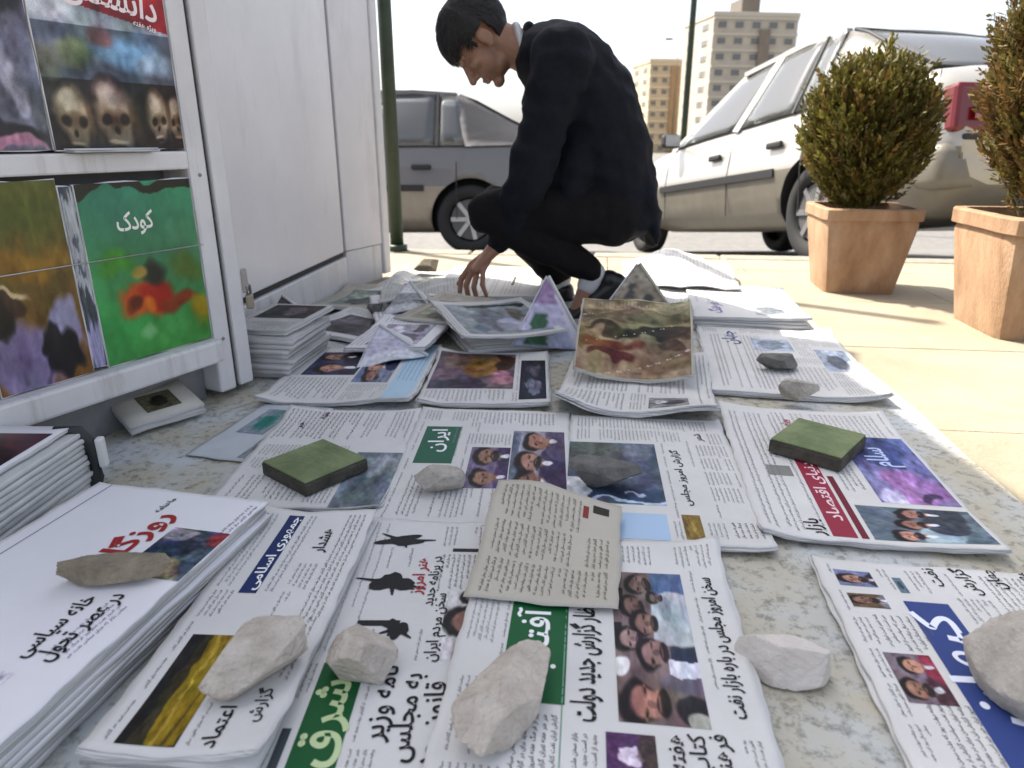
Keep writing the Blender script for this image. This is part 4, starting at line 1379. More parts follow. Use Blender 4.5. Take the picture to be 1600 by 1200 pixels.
cover('magazine', 'magazine with olive top, ochre middle and lilac dark figures, lower rack', (gx0 - 0.185, gx0 - 0.028, 0.150, 0.486),
      paint(lambda S, T: np.stack([0.30 + 0.16 * (1 - T), 0.30 + 0.02 * T, 0.10 + 0 * T], -1),
            [('e', 0.5, 0.85, 0.8, 0.14, (0.30, 0.33, 0.10), 0.8), ('e', 0.5, 0.60, 0.8, 0.1, (0.52, 0.38, 0.08), 0.8), ('e', 0.3, 0.15, 0.5, 0.22, (0.50, 0.45, 0.58), 0.6),
             ('e', 0.75, 0.22, 0.3, 0.16, (0.60, 0.58, 0.72), 0.6), ('e', 0.70, 0.12, 0.22, 0.13, (0.07, 0.06, 0.09), 0.4), ('e', 0.6, 0.24, 0.1, 0.10, (0.08, 0.07, 0.10), 0.5),
             ('e', 0.15, 0.35, 0.2, 0.12, (0.10, 0.08, 0.07), 0.5), ('e', 0.34, 0.40, 0.1, 0.06, (0.22, 0.14, 0.08), 0.5), ('e', 0.3, 0.46, 0.2, 0.02, (0.75, 0.66, 0.5), 0.6)], 50, 64, 0.05, 81))
cover('magazine', 'narrow magazine spine strip with white lettering between lower rack covers', (gx0 - 0.027, gx0 - 0.001, 0.155, 0.474),
      paint((0.22, 0.26, 0.30), [('r', 0.5, 0.70, 0.5, 0.25, (0.62, 0.64, 0.66)), ('e', 0.5, 0.55, 0.3, 0.04, (0.3, 0.34, 0.4)), ('e', 0.5, 0.72, 0.3, 0.04, (0.3, 0.34, 0.4)),
                                 ('e', 0.5, 0.12, 0.6, 0.2, (0.58, 0.57, 0.70))], 8, 50, 0.06, 82))
sx0, _ = facet_hit(68, 150)
def skull_bg(S, T):
    red = (T > 0.735 - 0.13 * (S - 0.3))[..., None]
    C = np.ones(S.shape + (3,)) * np.array((0.13, 0.11, 0.11))
    C[T > 0.36] = (0.30, 0.33, 0.38)
    C[T > 0.63] = (0.60, 0.62, 0.66)
    return np.where(red, np.array((0.60, 0.06, 0.08)), C)


sk = [('e', 0.1, 0.74, 0.22, 0.10, (0.80, 0.81, 0.83), 0.5), ('e', 0.62, 0.53, 0.3, 0.10, (0.45, 0.60, 0.74), 0.8), ('e', 0.85, 0.47, 0.2, 0.08, (0.55, 0.62, 0.70), 0.8),
      ('e', 0.24, 0.50, 0.16, 0.10, (0.42, 0.46, 0.32), 0.8), ('e', 0.45, 0.60, 0.12, 0.06, (0.50, 0.34, 0.36), 0.8), ('e', 0.05, 0.45, 0.12, 0.10, (0.40, 0.40, 0.34), 0.8),
      ('e', 0.75, 0.60, 0.12, 0.05, (0.34, 0.42, 0.52), 0.8)]


def skull(cx, cy, rx, ry, c=(0.60, 0.52, 0.43)):
    d = (0.10, 0.06, 0.045)
    br = (0.34, 0.25, 0.18)
    return [('e', cx, cy - ry * 0.05, rx * 1.06, ry * 1.06, (0.10, 0.07, 0.06), 0.3), ('e', cx, cy, rx, ry * 0.92, c, 0.7), ('e', cx - rx * 0.15, cy + ry * 0.35, rx * 0.5, ry * 0.4, (0.78, 0.72, 0.64), 1.0),
            ('e', cx + rx * 0.1, cy - ry * 0.75, rx * 0.62, ry * 0.42, tuple(k * 0.72 for k in c), 0.7), ('e', cx, cy - ry * 0.22, rx * 0.85, ry * 0.3, br, 1.0),
            ('e', cx - rx * 0.40, cy - ry * 0.24, rx * 0.27, ry * 0.20, d, 0.7), ('e', cx + rx * 0.38, cy - ry * 0.24, rx * 0.27, ry * 0.20, d, 0.7), ('e', cx - rx * 0.02, cy - ry * 0.54, rx * 0.14, ry * 0.14, d, 0.8),
            ('e', cx + rx * 0.85, cy - ry * 0.1, rx * 0.3, ry * 0.7, br, 1.2), ('e', cx, cy - ry * 0.86, rx * 0.46, ry * 0.07, (0.62, 0.55, 0.46), 0.8), ('e', cx, cy - ry * 1.02, rx * 0.5, ry * 0.10, (0.14, 0.09, 0.07), 0.7)]


for q in ((0.97, 0.19, 0.10, 0.15), (0.80, 0.20, 0.105, 0.165), (0.155, 0.20, 0.14, 0.18), (0.47, 0.215, 0.185, 0.20)):
    sk += skull(*q)
cover('magazine', 'magazine cover with a row of skulls under a red masthead, upper rack', (sx0, 0.026, 0.530, 0.840),
      paint(skull_bg, sk, 75, 95, 0.09, 83, 0.012), texts=[('دانستنی', 0.105, 0.062, 0.058, (0.94, 0.88, 0.88), dict(width=0.175, rot=-0.14)), ('ویژه هفته', 0.10, 0.047, 0.012, (0.94, 0.9, 0.9), dict(rot=-0.14))])
cover('magazine', 'grey photo magazine cover beside the skull cover, upper rack', (sx0 - 0.20, sx0 - 0.003, 0.530, 0.840),
      paint((0.36, 0.37, 0.42), [('e', 0.6, 0.5, 0.3, 0.2, (0.58, 0.58, 0.63), 0.6), ('e', 0.3, 0.35, 0.3, 0.2, (0.14, 0.14, 0.12), 0.6), ('e', 0.8, 0.75, 0.3, 0.14, (0.1, 0.1, 0.11), 0.7),
                                 ('e', 0.8, 0.3, 0.1, 0.1, (0.6, 0.6, 0.66), 0.6), ('e', 0.5, 0.10, 0.6, 0.07, (0.1, 0.1, 0.12), 0.6), ('e', 0.6, 0.04, 0.4, 0.05, (0.68, 0.48, 0.55), 0.6),
                                 ('e', 0.9, 0.5, 0.14, 0.2, (0.42, 0.43, 0.5), 0.7), ('e', 0.55, 0.62, 0.1, 0.1, (0.2, 0.2, 0.22), 0.6)], 60, 80, 0.09, 84))
bx0, bz0 = facet_hit(88, 275); bx1, bz1 = facet_hit(200, 275)
bl = Paper('booklet', 0.16, 0.055, 0.007, 'blue booklet lying flat on the middle rack rail', 'booklet', None, None, mat('blue_cover', (0.12, 0.24, 0.36), 0.4, var=0.3, scale=30), 2, None, 4, 0.02)
o = W1 + FD * (-0.13) + FN * 0.0
bl.root.matrix_world = Matrix.Translation((o.x, o.y, 0.5265)) @ Matrix.Rotation(math.atan2(FD.y, FD.x), 4, 'Z')
bl.done()

# ------------------------------------------------------------------ left corner: magazine stack, book, carton
MG = 'magazines in the strapped grey stack'
zz = 0.0055
rr = np.random.default_rng(5)
M_GREYP = mat('grey_magazine_stock', (0.56, 0.565, 0.55), 0.5, var=0.10, scale=15)
for k in range(11):
    th = 0.0082
    o = mesh('magazine', *slab_vf(0.305, 0.215, th, 100 + k), M_GREYP, None, True)
    bv = o.modifiers.new('rounded_spine', 'BEVEL'); bv.width = 0.0025; bv.segments = 2
    o.location = (-0.793 + rr.uniform(-0.003, 0.003), 0.872 + rr.uniform(-0.004, 0.004), zz)
    o.rotation_euler = (0, 0, R(90 - 2 + rr.uniform(-0.6, 0.6)))
    tag(o, 'grey magazine inside the strapped stack under the dark red cover', 'magazine', MG)
    zz += th + 0.0016
p = Paper('magazine', 0.30, 0.20, 0.006, 'dark red magazine cover lying on the strapped grey stack', 'magazine', None, wave(90, 0.001), M_PAPERW, 1, M_GLOSSINK, 8, 0.02)
p.place(-0.80, 0.872, zz, 2)
p.pic(-0.13, 0.12, -0.09, 0.085, paint((0.28, 0.10, 0.11), [('e', 0.5, 0.3, 0.4, 0.3, (0.14, 0.07, 0.08)), ('e', 0.8, 0.6, 0.2, 0.3, (0.4, 0.3, 0.3))], 26, 20, 0.05, 90))
p.done()
strap = empty('binding_strap', (-0.690, 1.026, 0), label='black strap round the corner of the grey magazine stack', cat='strap')
M_STRAP = mat('black_strap', (0.02, 0.025, 0.025), 0.5, bump=0.2, scale=60)
tube('strap_band', [(0.010, -0.008, 0.006), (0.014, -0.002, 0.03), (0.014, 0.0, 0.06), (0.013, -0.002, 0.09), (0.004, -0.008, 0.112), (-0.03, -0.015, 0.116)], [0.009, 0.011, 0.011, 0.011, 0.010, 0.007], M_STRAP, strap, 10)
box('strap_buckle', (0.028, 0.002, 0.072), (0.012, 0.016, 0.05), mat('white_plastic', (0.7, 0.7, 0.68), 0.4), strap, 0.2, 0.003)

p = Paper('book', 0.15, 0.105, 0.022, 'pale book with small dark picture leaning below the kiosk ledge', 'book', None, None, mat('cream_board', (0.52, 0.49, 0.42), 0.6, var=0.08, scale=20), 2, None, 9, 0.03)
c = on(242, 640, 0.03)
p.place(c.x, c.y, 0.030, 38, R(20), 0)
p.pic(-0.03, 0.04, -0.03, 0.025, paint((0.34, 0.33, 0.25), [('e', 0.5, 0.5, 0.3, 0.3, (0.14, 0.13, 0.1))], 14, 14, 0.06, 92))
p.done()
p = Paper('book', 0.13, 0.10, 0.02, 'dark red book lying in the shade under the kiosk ledge', 'book', None, None, mat('dark_red_board', (0.16, 0.02, 0.025), 0.5, var=0.2, scale=20), 2, None, 10, 0.03)
c = on(172, 652, 0.02)
p.place(c.x - 0.02, c.y, 0.020, 30, R(14), 0)
p.done()

# plastic bag print: teal motif lying on the sheet
tb = Paper('plastic_bag', 0.26, 0.16, 0.0015, 'flat pale plastic bag with teal print on the sheet beside the green tile', 'bag', None, wave(93, 0.003), mat('thin_plastic', (0.50, 0.53, 0.56), 0.3, var=0.08, scale=12, bump=0.3, bscale=25), 1, None, 11)
tb.place(-0.485, 1.26, 0.0065, 14)
tb.pic(-0.02, 0.10, -0.01, 0.05, paint((0.50, 0.55, 0.58), [('e', 0.45, 0.5, 0.4, 0.34, (0.10, 0.42, 0.38), 0.6), ('e', 0.9, 0.4, 0.1, 0.3, (0.35, 0.5, 0.52), 0.6)], 24, 16, 0.04, 94))
tb.pic(-0.12, 0.0, -0.06, -0.02, paint((0.52, 0.55, 0.58), [('e', 0.5, 0.5, 0.4, 0.3, (0.42, 0.34, 0.38), 0.7)], 20, 12, 0.05, 95))
tb.done()

# rough grey pile of folded papers by the post
M_GREYN = mat('grey_soiled_newsprint', (0.40, 0.40, 0.38), 0.9, col2=(0.56, 0.55, 0.52), scale=12, bump=0.2, bscale=50)
zt = copies(8, 'newspaper', 0.235, 0.195, 0.0125, -0.602, 1.700, 0.0065, 8, 'soiled grey folded paper in the squat pile against the kiosk post', 'newspaper',
            'grey pile against the kiosk post', M_GREYN, 0.010, 141)
p = Paper('newspaper', 0.22, 0.185, 0.010, 'dark paged newspaper slipping off the grey pile at the kiosk post', 'newspaper', None, wave(97, 0.004, [(-0.11, 0.09, 0.1, 0.012)]), M_GREYN, 2, None, 44)
p.place(-0.588, 1.722, zt + 0.004, 17, R(-2), R(-4))
p.pic(-0.01, 0.10, -0.08, 0.07, paint((0.16, 0.14, 0.15), [('e', 0.5, 0.4, 0.3, 0.3, (0.34, 0.30, 0.32)), ('e', 0.3, 0.7, 0.2, 0.2, (0.06, 0.06, 0.06))], 20, 20, 0.1, 101))
p.fill(0.006, 0.009, 0.05, (0.3, 0.3, 0.3), 0.2)
p.done()


# ------------------------------------------------------------------ stones and green tiles that hold the papers down
def rock(label, c, size, rz, m, seed, cuts=7, group='stones weighing down the newspapers', flat=0.8):
    r = np.random.default_rng(seed)
    bm = bmesh.new()
    bmesh.ops.create_icosphere(bm, subdivisions=5, radius=1.0)
    planes = []
    for k in range(cuts + 6):
        n_ = Vector(r.normal(0, 1, 3)).normalized()
        planes.append((n_, r.uniform(0.50, 0.86)))
    planes.append((Vector((0.12, 0.16, 1)).normalized(), flat * 0.75))
    planes.append((Vector((0, 0, -1)), 0.62))
    off = Vector(r.uniform(-50, 50, 3))
    for v in bm.verts:
        d = v.co.copy()
        rad = 1.0
        for n_, h in planes:
            k = d.dot(n_)
            if k > 1e-4:
                rad = min(rad, h / k)
        q = d * rad
        nz = noise.fractal(q * 2.2 + off, 1.0, 2.0, 4)
        v.co = q * (1 + 0.020 * nz) + d * (0.016 * noise.noise(q * 7 + off) + 0.012 * noise.noise(q * 19 + off))
    zs = min(v.co.z for v in bm.verts)
    for v in bm.verts:
        v.co = Vector((v.co.x * size[0] / 2, v.co.y * size[1] / 2, (v.co.z - zs) * size[2] / 1.4))
    o = from_bm('stone', bm, m, None, True)
    es = o.modifiers.new('broken_edges', 'EDGE_SPLIT'); es.split_angle = R(24)
    o.location = c
    o.rotation_euler = (0, 0, rz)
    return tag(o, label, 'stone', group)


M_ST1 = mat('pinkish_limestone', (0.46, 0.40, 0.335), 0.95, col2=(0.66, 0.60, 0.53), scale=28, bump=0.8, bscale=160)
M_ST2 = mat('grey_stone', (0.32, 0.295, 0.255), 0.9, col2=(0.52, 0.48, 0.43), scale=30, bump=0.5, bscale=170)
M_ST3 = mat('dark_stone', (0.09, 0.09, 0.085), 0.85, col2=(0.20, 0.19, 0.175), scale=35, bump=0.5, bscale=180)
M_ST4 = mat('brown_earthy_stone', (0.16, 0.135, 0.10), 0.95, col2=(0.33, 0.28, 0.20), scale=26, bump=0.6, bscale=150)
M_ST5 = mat('pale_stone', (0.54, 0.49, 0.44), 0.9, col2=(0.70, 0.65, 0.60), scale=20, bump=0.4, bscale=150)


def rock_at(label, u, v, z, size, rz, m, seed, **k):
    q = on(u, v, z)
    return rock(label, (q.x, q.y, z), size, R(rz), m, seed, **k)


rock_at('long brown earthy stone on the white magazine with the red title', 172, 905, 0.066, (0.145, 0.055, 0.034), 12, M_ST4, 1)
rock_at('large beige stone on the newspaper with the blue masthead', 418, 1048, 0.033, (0.135, 0.085, 0.055), 38, M_ST1, 2, cuts=9)
rock_at('round beige stone on the newspaper with black ink figures', 568, 1052, 0.015, (0.075, 0.090, 0.060), 20, M_ST1, 13, cuts=6)
rock_at('large pointed beige stone across the green masthead beside the crowd photo', 785, 1120, 0.024, (0.160, 0.070, 0.052), 58, M_ST1, 24, cuts=8)
rock_at('flat pale slab of stone on the bare plastic sheet', 1228, 1052, 0.006, (0.115, 0.066, 0.050), -4, M_ST5, 15, cuts=4, flat=0.7)
rock_at('big rounded grey stone on the newspaper with the blue masthead band', 1606, 1085, 0.016, (0.11, 0.14, 0.085), 10, M_ST2, 6, cuts=5)
rock_at('grey stone below the small green masthead', 682, 765, 0.0145, (0.095, 0.065, 0.040), 8, M_ST2, 7)
rock_at('dark oblong stone on the steel blue photograph', 942, 758, 0.016, (0.125, 0.065, 0.052), -5, M_ST3, 8)
rock_at('small black stone on the mostly white newspaper', 1213, 577, 0.020, (0.105, 0.080, 0.042), 15, M_ST3, 9)
rock_at('small pale grey stone just behind the green tile', 1246, 625, 0.020, (0.085, 0.06, 0.048), -10, M_ST2, 10)
rock_at('brown stone on the sunlit newspaper near the far kiosk corner', 668, 425, 0.035, (0.12, 0.09, 0.06), 20, M_ST4, 11)
rock_at('small dark stone between the papers beside the kiosk plinth', 588, 492, 0.03, (0.06, 0.05, 0.04), 40, M_ST3, 12)


def tile(label, c, L, W, T, rz, tilt):
    t = empty('tile', c, (tilt, 0, rz), label, 'tile', 'green tiles weighing down the newspapers')
    M_G = mat('mossy_green_face', (0.095, 0.135, 0.050), 0.8, col2=(0.21, 0.25, 0.12), scale=14, bump=0.3, bscale=120)
    M_S = mat('dark_tile_body', (0.060, 0.055, 0.042), 0.9, var=0.45, scale=30, bump=0.4, bscale=120)
    box('tile_body', (0, 0, T / 2 - 0.001), (L, W, T - 0.004), M_S, t, 0, 0.0035)
    box('tile_face', (0, 0, T - 0.0015), (L - 0.004, W - 0.004, 0.003), M_G, t, 0, 0.0012)
    return t


c = on(492, 722, 0.035)
tile('olive green square tile on the newspaper beside the plastic bag', (c.x, c.y, 0.0145), 0.125, 0.125, 0.026, R(50), 0)
c = on(1278, 690, 0.035)
t2 = tile('green square tile with dark edges on the violet blue picture paper', (c.x, c.y, 0.0175), 0.135, 0.125, 0.028, R(48), 0)


# ------------------------------------------------------------------ flower pots with clipped evergreen shrubs
M_TERRA = mat('terracotta', (0.26, 0.150, 0.080), 0.9, col2=(0.43, 0.28, 0.17), scale=6, stretch=(2.2, 2.2, 0.8), bump=0.3, bscale=80)
weather(M_TERRA, (0.50, 0.42, 0.32), 0.5, 3.0, (2, 2, 1))
M_SOIL = mat('potting_soil', (0.045, 0.03, 0.02), 0.95, bump=0.6, scale=40)
M_LEAF = attr_mat('evergreen_leaf', 0.55, 0.3, 0.25)
M_TWIG = mat('twig_bark', (0.10, 0.065, 0.04), 0.9)


def pot(label, cx, cy, top, bot, h, rz):
    t = empty('flower_pot', (cx, cy, 0.001), (0, 0, rz), label, 'pot', 'terracotta flower pots')
    bm = bmesh.new()
    prof = [(bot, 0.0), (bot * 1.015, 0.012), (bot + (top - bot) * 0.80, h * 0.80), (top * 0.93, h * 0.86), (top, h * 0.875), (top * 1.005, h * 0.985), (top * 0.985, h),
            (top * 0.86, h), (top * 0.84, h * 0.90)]
    rings = []
    n = 10
    for (w, z) in prof:
        ring = []
        for s_ in range(4):
            for k in range(n):
                a = -1 + 2 * k / n
                x, y = [(a, -1), (1, a), (-a, 1), (-1, -a)][s_]
                # rounded corners and slightly bowed walls
                rr_ = (abs(x) ** 10 + abs(y) ** 10) ** 0.1
                x, y = x / rr_, y / rr_
                ring.append(bm.verts.new((x * w / 2, y * w / 2, z + 0.0015 * noise.noise(Vector((x * 3, y * 3, z * 9))))))
        rings.append(ring)
    m_ = 4 * n
    for a, b in zip(rings[:-1], rings[1:]):
        for k in range(m_):
            bm.faces.new((a[k], a[(k + 1) % m_], b[(k + 1) % m_], b[k]))
    bm.faces.new(rings[0][::-1])
    o = from_bm('pot_wall', bm, M_TERRA, t, True)
    md = o.modifiers.new('edge', 'EDGE_SPLIT'); md.split_angle = R(35)
    V, F = [], []
    g = 14
    for i in range(g + 1):
        for j in range(g + 1):
            x, y = (-1 + 2 * i / g) * top * 0.42, (-1 + 2 * j / g) * top * 0.42
            V.append((x, y, h * 0.915 + 0.006 * noise.noise(Vector((x * 30, y * 30, cx)))))
    for i in range(g):
        for j in range(g):
            F.append((i * (g + 1) + j, (i + 1) * (g + 1) + j, (i + 1) * (g + 1) + j + 1, i * (g + 1) + j + 1))
    mesh('soil', V, F, M_SOIL, t, True)
    return t


def shrub(label, cx, cy, z0, rx, rz_, seed, hue, n_spray=1500):
    r = np.random.default_rng(seed)
    t = empty('shrub', (cx, cy, z0), (0, 0, 0), label, 'shrub', 'evergreen shrubs in the pots')
    V, F, C = [], [], []
    TV, TF = [], []
    zc = rz_ * 0.98
    for k in range(n_spray):
        d = r.normal(0, 1, 3)
        d /= np.linalg.norm(d)
        lump = 1 + 0.15 * noise.noise(Vector(d * 2.2) + Vector((seed, 0, 0))) + 0.11 * noise.noise(Vector(d * 5.0) + Vector((0, seed, 0)))
        f = r.uniform(0.30, 1.0) ** 0.45 * lump
        w = rx * (1.0 if d[2] > -0.3 else 0.94)
        c = np.array([d[0] * w * f, d[1] * w * f, zc + d[2] * rz_ * f])
        if c[2] < 0.012:
            c[2] = 0.012 + r.uniform(0, 0.02)
        up = np.array([d[0] * 0.65, d[1] * 0.65, 0.9 + 0.25 * d[2]]) + r.normal(0, 0.22, 3)
        up /= np.linalg.norm(up)
        L = r.uniform(0.03, 0.075) * (1.5 if r.random() < 0.08 else 1)
        side = np.cross(up, r.normal(0, 1, 3)); side /= np.linalg.norm(side)
        tone = r.uniform(0, 1)
        warm = r.random() < hue[3]
        base = np.array(hue[0]) * (1 - tone) + np.array(hue[1]) * tone
        if warm: base = np.array(hue[2]) * r.uniform(0.7, 1.2)
        for i in range(9):
            q = c + up * L * (i / 9.0)
            s_ = side * (1 if i % 2 else -1)
            tip = q + (up * 0.90 + s_ * 0.50 + r.normal(0, 0.16, 3)) * L * 0.42 * (1 - 0.4 * i / 9)
            wv = np.cross(up, s_) + r.normal(0, 0.35, 3)
            wv = wv / np.linalg.norm(wv) * L * r.uniform(0.05, 0.10)
            o = len(V)
            mid = (q * 0.45 + tip * 0.55)
            V += [q, mid + wv, tip, mid - wv]
            F.append((o, o + 1, o + 2, o + 3))
            col = np.clip(base * r.uniform(0.75, 1.3), 0.005, 0.6)
            C += [col] * 4
    o = mesh('foliage', V, F, M_LEAF, t, False, cols=np.array(C))
    o['kind'] = 'stuff'
    # stems
    tv, tf = tube_vf([(0, 0, -0.03), (0.004, 0.003, rz_ * 0.4), (-0.006, 0.002, rz_ * 0.9)], [0.012, 0.010, 0.006], 8)
    TV += tv; TF += tf
    for k in range(26):
        a = r.uniform(0, 6.28); zz_ = r.uniform(0.02, rz_ * 0.8)
        e = Vector((math.cos(a) * rx * r.uniform(0.5, 0.85), math.sin(a) * rx * r.uniform(0.5, 0.85), zz_ + rz_ * r.uniform(0.4, 0.9)))
        o_ = len(TV)
        tv, tf = tube_vf([Vector((0, 0, zz_)), Vector((e.x * 0.5, e.y * 0.5, (zz_ + e.z) * 0.5 + 0.01)), e], [0.005, 0.0035, 0.0015], 6)
        TV += tv; TF += [tuple(i + o_ for i in f) for f in tf]
    mesh('stem', TV, TF, M_TWIG, t, True)
    return t


pot('square terracotta pot standing beside the silver car, holding the round shrub', 1.318, 2.70, 0.345, 0.25, 0.310, R(-9))
pot('square terracotta pot with sunlit left side, next to the first pot', 1.565, 2.07, 0.40, 0.30, 0.345, R(-7))
shrub('round olive green evergreen shrub in the pot beside the silver car', 1.292, 2.70, 0.285, 0.200, 0.262, 3, ((0.070, 0.064, 0.013), (0.165, 0.145, 0.028), (0.17, 0.11, 0.03), 0.22), 6000)
shrub('taller yellow brown evergreen shrub in the pot with the sunlit side', 1.565, 2.07, 0.32, 0.225, 0.37, 5, ((0.09, 0.075, 0.018), (0.16, 0.125, 0.03), (0.17, 0.095, 0.03), 0.35), 6000)

# ------------------------------------------------------------------ poles
M_GREEN = mat('dark_green_paint', (0.018, 0.035, 0.02), 0.45, var=0.3, scale=15, bump=0.1, bscale=60)
c = on(621, 392, 0)
gp = empty('post', (c.x, c.y, 0), label='dark green steel post at the far corner of the kiosk', cat='post')
tube('shaft', [(0, 0, 0), (0, 0, 1.2), (0, 0, 3.2)], [0.034, 0.033, 0.031], M_GREEN, gp, 16)
tube('base_collar', [(0, 0, 0), (0, 0, 0.03), (0, 0, 0.035)], [0.052, 0.052, 0.036], M_GREEN, gp, 16)
tube('top_cap', [(0, 0, 3.19), (0, 0, 3.22), (0, 0, 3.235)], [0.036, 0.036, 0.01], M_GREEN, gp, 16)


def street_lamp(label, x, y, h, r0, arm):
    z = road_z(y)
    t = empty('street_lamp', (x, y, z), label=label, cat='lamp')
    tube('pole', [(0, 0, 0), (0, 0, h * 0.5), (0, 0, h)], [r0, r0 * 0.85, r0 * 0.6], M_GREEN, t, 12)
    tube('arm', [(0, 0, h - 0.1), (-arm * 0.4, 0, h + 0.25), (-arm, 0, h + 0.3)], [r0 * 0.5, r0 * 0.45, r0 * 0.4], M_GREEN, t, 8)
    box('lamp_head', (-arm - 0.25, 0, h + 0.28), (0.7, 0.3, 0.16), mat('lamp_head_grey', (0.10, 0.10, 0.10), 0.5), t, 0, 0.06)
    return t


q = at(1070, 190, 13.0)
street_lamp('tall thin dark green street lamp pole beyond the silver car', q.x, 13.0, 9.5, 0.058, 1.2)
q = at(1046, 66, 75.0)
street_lamp('tiny far street lamp between the two apartment blocks', q.x + 0.9, 75.0, q.z - road_z(75.0), 0.05, 0.7)


# ------------------------------------------------------------------ far apartment blocks
def block(label, u0, u1, vtop, Y, depth, col, rows, cols, seed, stripe=None, yaw=0.12):
    a, b = at(u0, 215, Y), at(u1, 215, Y)
    W = b.x - a.x
    z0 = road_z(Y)
    H = at((u0 + u1) / 2, vtop, Y).z - z0
    t = empty('apartment_block', ((a.x + b.x) / 2, Y + depth / 2, z0), (0, 0, yaw), label, 'building')
    m1 = mat('block_wall_%d' % seed, col, 0.9, var=0.12, scale=0.4)  # wall colours chosen paler to stand in for distance haze
    m2 = mat('block_balcony_%d' % seed, tuple(c * 1.12 for c in col), 0.9)
    mg = mat('block_pane', (0.14, 0.14, 0.14), 0.25)
    box('wall', (0, 0, H / 2), (W, depth, H), m1, t, 0, 0.05)
    box('roof_parapet', (0, 0, H + 0.35), (W + 0.3, depth + 0.3, 0.7), m2, t, 0, 0.05)
    fh = H / rows
    for r_ in range(rows):
        box('floor_band', (0, -depth / 2 - 0.12, fh * (r_ + 1) - 0.25), (W * 0.998, 0.24, 0.42), m2, t)
        for c_ in range(cols):
            x = -W / 2 + W * (c_ + 0.5) / cols
            w = box('window', (x, -depth / 2 - 0.05, fh * (r_ + 0.48)), (W / cols * 0.56, 0.12, fh * 0.46), m2, t)
            box('pane', (x, -depth / 2 - 0.14, fh * (r_ + 0.48)), (W / cols * 0.48, 0.06, fh * 0.38), mg, w)
        for y_ in (-0.25, 0.25):
            for sx in (-1,):
                w = box('window', (sx * (W / 2 + 0.05), depth * y_, fh * (r_ + 0.48)), (0.12, depth * 0.2, fh * 0.42), m2, t)
                box('pane', (sx * (W / 2 + 0.13), depth * y_, fh * (r_ + 0.48)), (0.05, depth * 0.16, fh * 0.34), mg, w)
    if stripe:
        box('facade_panel', (W * stripe[0], -depth / 2 - 0.3, H * 0.48), (W * stripe[1], 0.3, H * 0.95), mat('panel_%d' % seed, stripe[2], 0.9, var=0.1, scale=0.6), t)
    return t, W, H, m2


b1, W_, H_, m2 = block('large beige apartment block with balconies and rooftop tower', 1090, 1222, 26, 130, 14, (0.46, 0.41, 0.33), 9, 5, 1)
box('rooftop_tower', (W_ * 0.05, 0, H_ + 2.1), (W_ * 0.22, 5, 2.8), mat('rooftop_dark', (0.16, 0.14, 0.12), 0.9), b1, 0, 0.05)
box('rooftop_tank', (W_ * 0.12, -1.5, H_ + 4.0), (W_ * 0.10, 2, 1.2), MATS['rooftop_dark'], b1, 0, 0.1)
box('stair_tower', (W_ * 0.10, -7.35, H_ * 0.45), (W_ * 0.12, 0.7, H_ * 0.92), mat('stair_tower_brown', (0.22, 0.18, 0.14), 0.9, var=0.1, scale=0.5), b1)
block('smaller sandy apartment block with brown central strip', 1003, 1066, 98, 150, 12, (0.52, 0.43, 0.30), 8, 4, 2, (0.12, 0.2, (0.34, 0.22, 0.12)))
block('pale grey far block beside the sandy apartment block', 968, 1004, 126, 190, 12, (0.42, 0.40, 0.38), 7, 3, 3)


# ------------------------------------------------------------------ cars
def hermite(xs, ys, x):
    xs, ys = np.asarray(xs, float), np.asarray(ys, float)
    m_ = np.gradient(ys, xs)
    i = np.clip(np.searchsorted(xs, x) - 1, 0, len(xs) - 2)
    h = xs[i + 1] - xs[i]
    t = (x - xs[i]) / h
    return ((2 * t ** 3 - 3 * t ** 2 + 1) * ys[i] + (t ** 3 - 2 * t ** 2 + t) * h * m_[i] + (-2 * t ** 3 + 3 * t ** 2) * ys[i + 1] + (t ** 3 - t ** 2) * h * m_[i + 1])


def beam(bm, p, q, wv, tv):
    p, q, wv, tv = Vector(p), Vector(q), Vector(wv), Vector(tv)
    vs = []
    for e in (p, q):
        for a, b in ((-1, -1), (1, -1), (1, 1), (-1, 1)):
            vs.append(bm.verts.new(e + wv * a + tv * b))
    for f in ((0, 1, 2, 3), (7, 6, 5, 4), (0, 4, 5, 1), (1, 5, 6, 2), (2, 6, 7, 3), (3, 7, 4, 0)):
        bm.faces.new([vs[i] for i in f])


def grid_surface(name, fn, nu, nv, m, parent, th=0.004):
    V, F = [], []
    for i in range(nu + 1):
        for j in range(nv + 1):
            V.append(fn(i / nu, j / nv))
    for i in range(nu):
        for j in range(nv):
            a = i * (nv + 1) + j
            F.append((a, a + 1, a + nv + 2, a + nv + 1))
    o = mesh(name, V, F, m, parent, True)
    if th:
        md = o.modifiers.new('thickness', 'SOLIDIFY'); md.thickness = th; md.offset = 0
    return o


def quad_fn(a, b, c, d, bulge=(0, 0, 0)):
    a, b, c, d, g = map(Vector, (a, b, c, d, bulge))
    return lambda s_, t_: a * (1 - s_) * (1 - t_) + b * s_ * (1 - t_) + c * s_ * t_ + d * (1 - s_) * t_ + g * math.sin(math.pi * s_) * math.sin(math.pi * t_)


